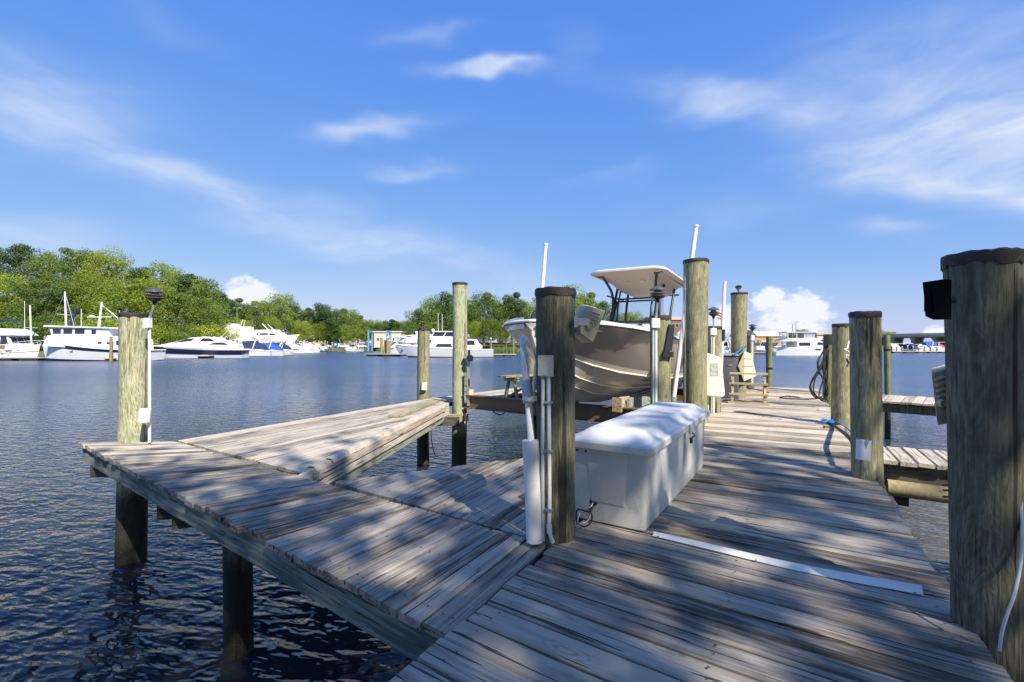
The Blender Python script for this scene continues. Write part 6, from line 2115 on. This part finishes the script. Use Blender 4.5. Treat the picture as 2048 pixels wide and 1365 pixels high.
def post(px, Y, top, label, group, r=.17, mat='farpile', ring=False, zb=-1.5):
    X = (px - 1024) * Y / F
    t = thing('dock_post', label, 'post', (X, Y, 0), 0, group)
    h = ZC + (HZ - top) * Y / F
    MB().tube([(0, 0, zb), (0, 0, h)], [r * 1.1, r], 8).build('shaft', MAT[mat], t, smooth=60)
    MB().lathe([(r * 1.1, h - .02), (r * 1.1, h + .05), (.02, h + .3)], 8).build('cap', MAT['gel'], t, smooth=30)
    if ring:
        MB().rings([[Vector((.22 * cos(a) + 0, -r - .02 - .0, h - .9 + .22 * sin(a))) for a in [k * pi / 5 for k in range(10)]], [Vector((.22 * cos(a), -r - .1, h - .9 + .22 * sin(a))) for a in [k * pi / 5 for k in range(10)]]], True, True).build('life_ring', MAT['orange'], t)
lp = [(428, 101, 676, 1), (474, 112, 680, 0), (516, 122, 681, 0), (547, 135, 682, 1), (571, 148, 682, 1), (592, 157, 684, 0), (615, 172, 684, 0), (630, 182, 684, 0), (638, 190, 683, 0), (655, 200, 685, 0)]
for k, (px, Y, top, rg) in enumerate(lp):
    post(px, Y, top, 'brown post %sin the long floating dock, %s from the left' % ('with orange ring ' if rg else '', ORD[k]), 'posts of the long floating dock', .2, ring=bool(rg))
for k, (px, Y) in enumerate(((562, 141), (578, 150), (586, 158), (601, 166), (608, 169), (620, 178), (627, 185), (643, 194), (650, 199), (664, 206), (700, 190), (712, 194))):
    post(px, Y, 683 + (k * 7) % 4, 'olive post, %s from left in the crowded yard basin' % ORD[k], 'posts in the yard basin', .24)
post(222, 79.5, 674, 'brown post beside the trawler stern left of the far left piling', 'single far posts', .22)
post(982, 110, 678, 'brown post behind the middle motor yacht stern', 'single far posts', .2)
post(1027, 113, 676, 'white topped post on the float below the reeds', 'single far posts', .2, 'farpile')
lp = [(763, 117, 676), (770, 118, 680), (775, 117, 676), (779, 118, 682)]
for k, (px, Y, top) in enumerate(lp):
    post(px, Y, top, 'olive post in the tight cluster off the motor yacht bow, %s from the left' % ORD[k], 'post cluster', .3)
for k, px in enumerate((1784, 1793, 1804, 1815, 1826, 1837, 1849, 1861, 1874)):
    post(px, 159, 693 + (k % 3), 'short post, %s from the left, in front of the boats under the bridge' % ORD[k], 'posts under the bridge', .2)

# ================================================================== yard buildings, vehicles, sign
def building(name, label, px0, px1, Y, z0, h, depth, wall, roof, wins=(), roofh=.3, over=.4, rz=0.0, doors=(), gable=False):
    x0, x1 = (px0 - 1024) * Y / F, (px1 - 1024) * Y / F
    w = x1 - x0
    t = thing(name, label, 'building', ((x0 + x1) / 2, Y + depth / 2, z0), rz)
    MB().box((0, 0, h / 2 - .5), (w, depth, h + .98)).build('wall', MAT[wall], t)
    if gable:
        m = MB()
        m.rings([[Vector((x, -depth / 2 - over, h)), Vector((x, depth / 2 + over, h)), Vector((x, 0, h + roofh))] for x in (-w / 2 - over, w / 2 + over)], True, True)
        m.build('roof', MAT[roof], t)
    else:
        MB().box((0, 0, h + roofh / 2), (w + 2 * over, depth + 2 * over, roofh)).build('roof', MAT[roof], t)
    for (u0, u1, v0, v1) in wins:
        fr = MB().box((-w / 2 + w * (u0 + u1) / 2, -depth / 2 - .03, (v0 + v1) / 2), (w * (u1 - u0) + .15, .08, v1 - v0 + .15)).build('window', MAT['gel'], t)
        MB().box((-w / 2 + w * (u0 + u1) / 2, -depth / 2 - .08, (v0 + v1) / 2), (w * (u1 - u0), .04, v1 - v0)).build('pane', MAT['window'], fr)
    for (u0, u1, v1, mt) in doors:
        MB().box((-w / 2 + w * (u0 + u1) / 2, -depth / 2 - .04, v1 / 2), (w * (u1 - u0), .08, v1)).build('door', MAT[mt], t)
    return t
building('storage_shed', 'white corrugated storage shed left of the hauled out yacht', 425, 497, 150, 4.0, 3.5, 6, 'whitewall', 'whitewall', roofh=.15, over=.05)
building('marina_office', 'low cream marina building with small windows beyond the boat yard', 748, 802, 205, 2.6, 5.6, 9, 'creamwall', 'roofgrey', wins=((.12, .18, 2.0, 3.2), (.24, .30, 2.0, 3.2), (.52, .58, 2.0, 3.2), (.70, .76, 2.0, 3.2), (.88, .93, 2.0, 3.2)), doors=((.38, .43, 2.6, 'brownwall'),), roofh=.6)
tl = thing('boat_hoist', 'light blue steel boat hoist posts in front of the cream marina building', 'boat hoist', fpos(756, 190, 0))
for px in (737, 774):
    xx = (px - 756) * 190 / F
    for y in (0, 5):
        MB().box((xx, y, 4.4), (.75 if px == 774 else .55, .6, 8.4)).build('leg', MAT['bluesteel'], tl)
    MB().box((xx, 2.5, 8.1), (.6, 5.4, .5)).build('beam', MAT['bluesteel'], tl)
building('brick_building', 'brown flat roofed building with a ribbon window behind the boat on the lift', 1338, 1372, 185, 2.4, 10.2, 10, 'brownwall', 'concrete', wins=((.18, .34, 7.4, 8.6), (.38, .56, 7.4, 8.6), (.60, .80, 7.4, 8.6)), roofh=1.2)
building('ochre_building', 'ochre walled building with a pale roof in the right hand marina', 1508, 1562, 172, 1.3, 4.6, 8, 'yellowwall', 'roofgrey', wins=((.12, .17, 2.2, 3.4),), doors=((.36, .46, 2.6, 'bluesteel'), (.6, .7, 2.6, 'bluesteel')), roofh=2.0, gable=True)
building('waterfront_pavilion', 'dark roofed pavilion with a blue awning, left of the ochre building', 1480, 1511, 168, 1.3, 4.6, 7, 'creamwall', 'darkroof', roofh=2.2, gable=True, doors=((.55, .98, 4.3, 'bluesign'),))
building('waterfront_house', 'tan waterfront house with dark windows right of the catamaran', 1634, 1672, 178, 1.3, 5.2, 9, 'creamwall', 'tan', wins=((.3, .5, 2.6, 3.8), (.6, .85, 2.6, 3.8)), roofh=.7)

def car(px, Y, z, mat, label, ang=0, k=1.0):
    t = thing('parked_car', label, 'car', fpos(px, Y, z), radians(ang), 'cars in the boat yard')
    t.scale = (k, k, k)
    MB().side([(-2.3, .35), (2.3, .35), (2.3, .85), (1.2, 1.0), (.4, 1.5), (-1.5, 1.5), (-2.1, 1.0), (-2.3, .9)], -.9, .9, .1).build('body', MAT[mat], t)
    for sg in (1, -1):
        MB().rings([[Vector((x, sg * (.9 - .1 * (z_ - .35) + o), z_)) for x, z_ in ((-1.7, 1.0), (.9, 1.02), (.35, 1.42), (-1.4, 1.42))] for o in (0, .03)], True, True).build('window', MAT['window'], t)
        for x in (-1.4, 1.4):
            MB().rings([[Vector((x + .33 * cos(a), sg * y, .33 + .33 * sin(a))) for a in [k_ * pi / 6 for k_ in range(12)]] for y in (.72, .93)], True, True).build('wheel', MAT['rubber'], t, smooth=40)
    return t
yz = lambda px, d: ground((px - 1024) * (interp(SH, px) + d) / F, interp(SH, px) + d) + .15
for k, (px, d, mt, cn, an) in enumerate(((610, 8, 'carwhite', 'white', 15), (622, 14, 'cardark', 'dark', 20), (641, 12, 'cardark', 'dark', 5), (652, 9, 'carwhite', 'white', 10), (686, 8, 'carwhite', 'white', 30), (722, 8, 'carwhite', 'white', 10), (730, 13, 'cardark', 'dark', 10), (796, 10, 'carred', 'red', 10))):
    Y = interp(SH, px) + d
    car(px, Y, yz(px, d), mt, '%s car parked in the boat yard, %s vehicle from the left' % (cn, ORD[k]), an, 1.15)
bsn = thing('blue_sign', 'blue notice board at the boat yard ramp', 'sign', fpos(671, 198, 1.2))
MB().box((0, 0, 1.6), (2.0, .15, 1.7)).build('panel', MAT['bluesign'], bsn)
MB().box((0, -.09, 1.75), (.7, .03, .7)).build('emblem', MAT['gel'], bsn)
for x in (-.8, .8):
    MB().box((x, 0, .4), (.12, .12, 1.8)).build('leg', MAT['galv'], bsn)

# lamp standards behind the catamaran
for px, top, Y, lb in ((1585, 648, 178, 'shorter twin arm lamp standard behind the catamaran'), (1592, 644, 182, 'taller twin arm lamp standard behind the catamaran'), (672, 640, 240, 'pale street lamp above the boat yard trees'), (474, 616, 200, 'lamp standard above the hauled out yacht')):
    X = (px - 1024) * Y / F
    t = thing('lamp_standard', lb, 'lamp', (X, Y, 1.2))
    h = ZC + (HZ - top) * Y / F - 1.2
    MB().tube([(0, 0, 0), (0, 0, h)], [.22, .13], 8).build('mast', MAT['galv'], t, smooth=60)
    MB().box((0, 0, h), (2.6, .3, .12)).build('arm', MAT['galv'], t)
    for x in (-1.1, 1.1):
        MB().box((x, 0, h - .1), (.9, .45, .22)).build('lamp_head', MAT['roofgrey'], t)

# flag behind the lamp between the pilings
fgp = thing('flag', 'small red and white flag flying behind the lamp between two tall pilings', 'flag', fpos(1433, 60, 3.0))
MB().tube([(0, 0, -1), (0, 0, 4.2)], .04, 6).build('pole', MAT['gel'], fgp)
for i in range(5):
    MB().rings([[Vector((.05 + u * 1.0, .12 * sin(u * 5 + i * .1), 4.05 - i * .17 - u * .35 - v)) for u in (0, .25, .5, .75, 1.0) for v in (0,)] , [Vector((.05 + u * 1.0, .12 * sin(u * 5 + i * .1), 4.05 - i * .17 - u * .35 - .17)) for u in (0, .25, .5, .75, 1.0)]], False, False, closed=False).build('stripe', MAT['redcanvas'] if i % 2 == 0 else MAT['gel'], fgp)

# ================================================================== bridge
A_, B_ = Vector(fpos(1640, 345, 0)), Vector(fpos(2260, 215, 0))
d = B_ - A_
L_ = d.length
br = thing('road_bridge', 'long low concrete road bridge on square piers across the right background', 'bridge', (A_ + B_) / 2, atan2(d.y, d.x))
zt = 9.0
MB().box((0, 0, zt - .4), (L_, 12, .8)).build('deck', MAT['concrete'], br)
MB().box((0, -5.0, zt - 1.2), (L_, .8, .8)).build('girder', MAT['concrete'], br)
MB().box((0, 4.0, zt - 1.4), (L_, .8, 1.3)).build('girder', MAT['concrete_dark'], br)
MB().box((0, -5.9, zt + .35), (L_, .25, .75)).build('parapet', MAT['concrete'], br)
n = 13
for i in range(n):
    x = -L_ / 2 + L_ * (i + .5) / n
    MB().box((x, 0, zt - 2.5), (2.4, 11, 1.0)).build('pier_cap', MAT['concrete_dark'], br)
    for y in (-4.2, 0, 4.2):
        MB().box((x, y, 2.6), (1.9, 1.6, 9.0)).build('pier', MAT['concrete_dark'], br)
for i, x in enumerate((-38, 8)):
    MB().tube([(x, -5.5, zt), (x, -5.5, zt + 9)], [.16, .1], 6).build('lamp_mast', MAT['galv'], br)
# anything left unused
for k, src in list(KC.items()):
    if k not in usedc:
        for c in list(src.children):
            bpy.data.objects.remove(c)
        bpy.data.objects.remove(src)
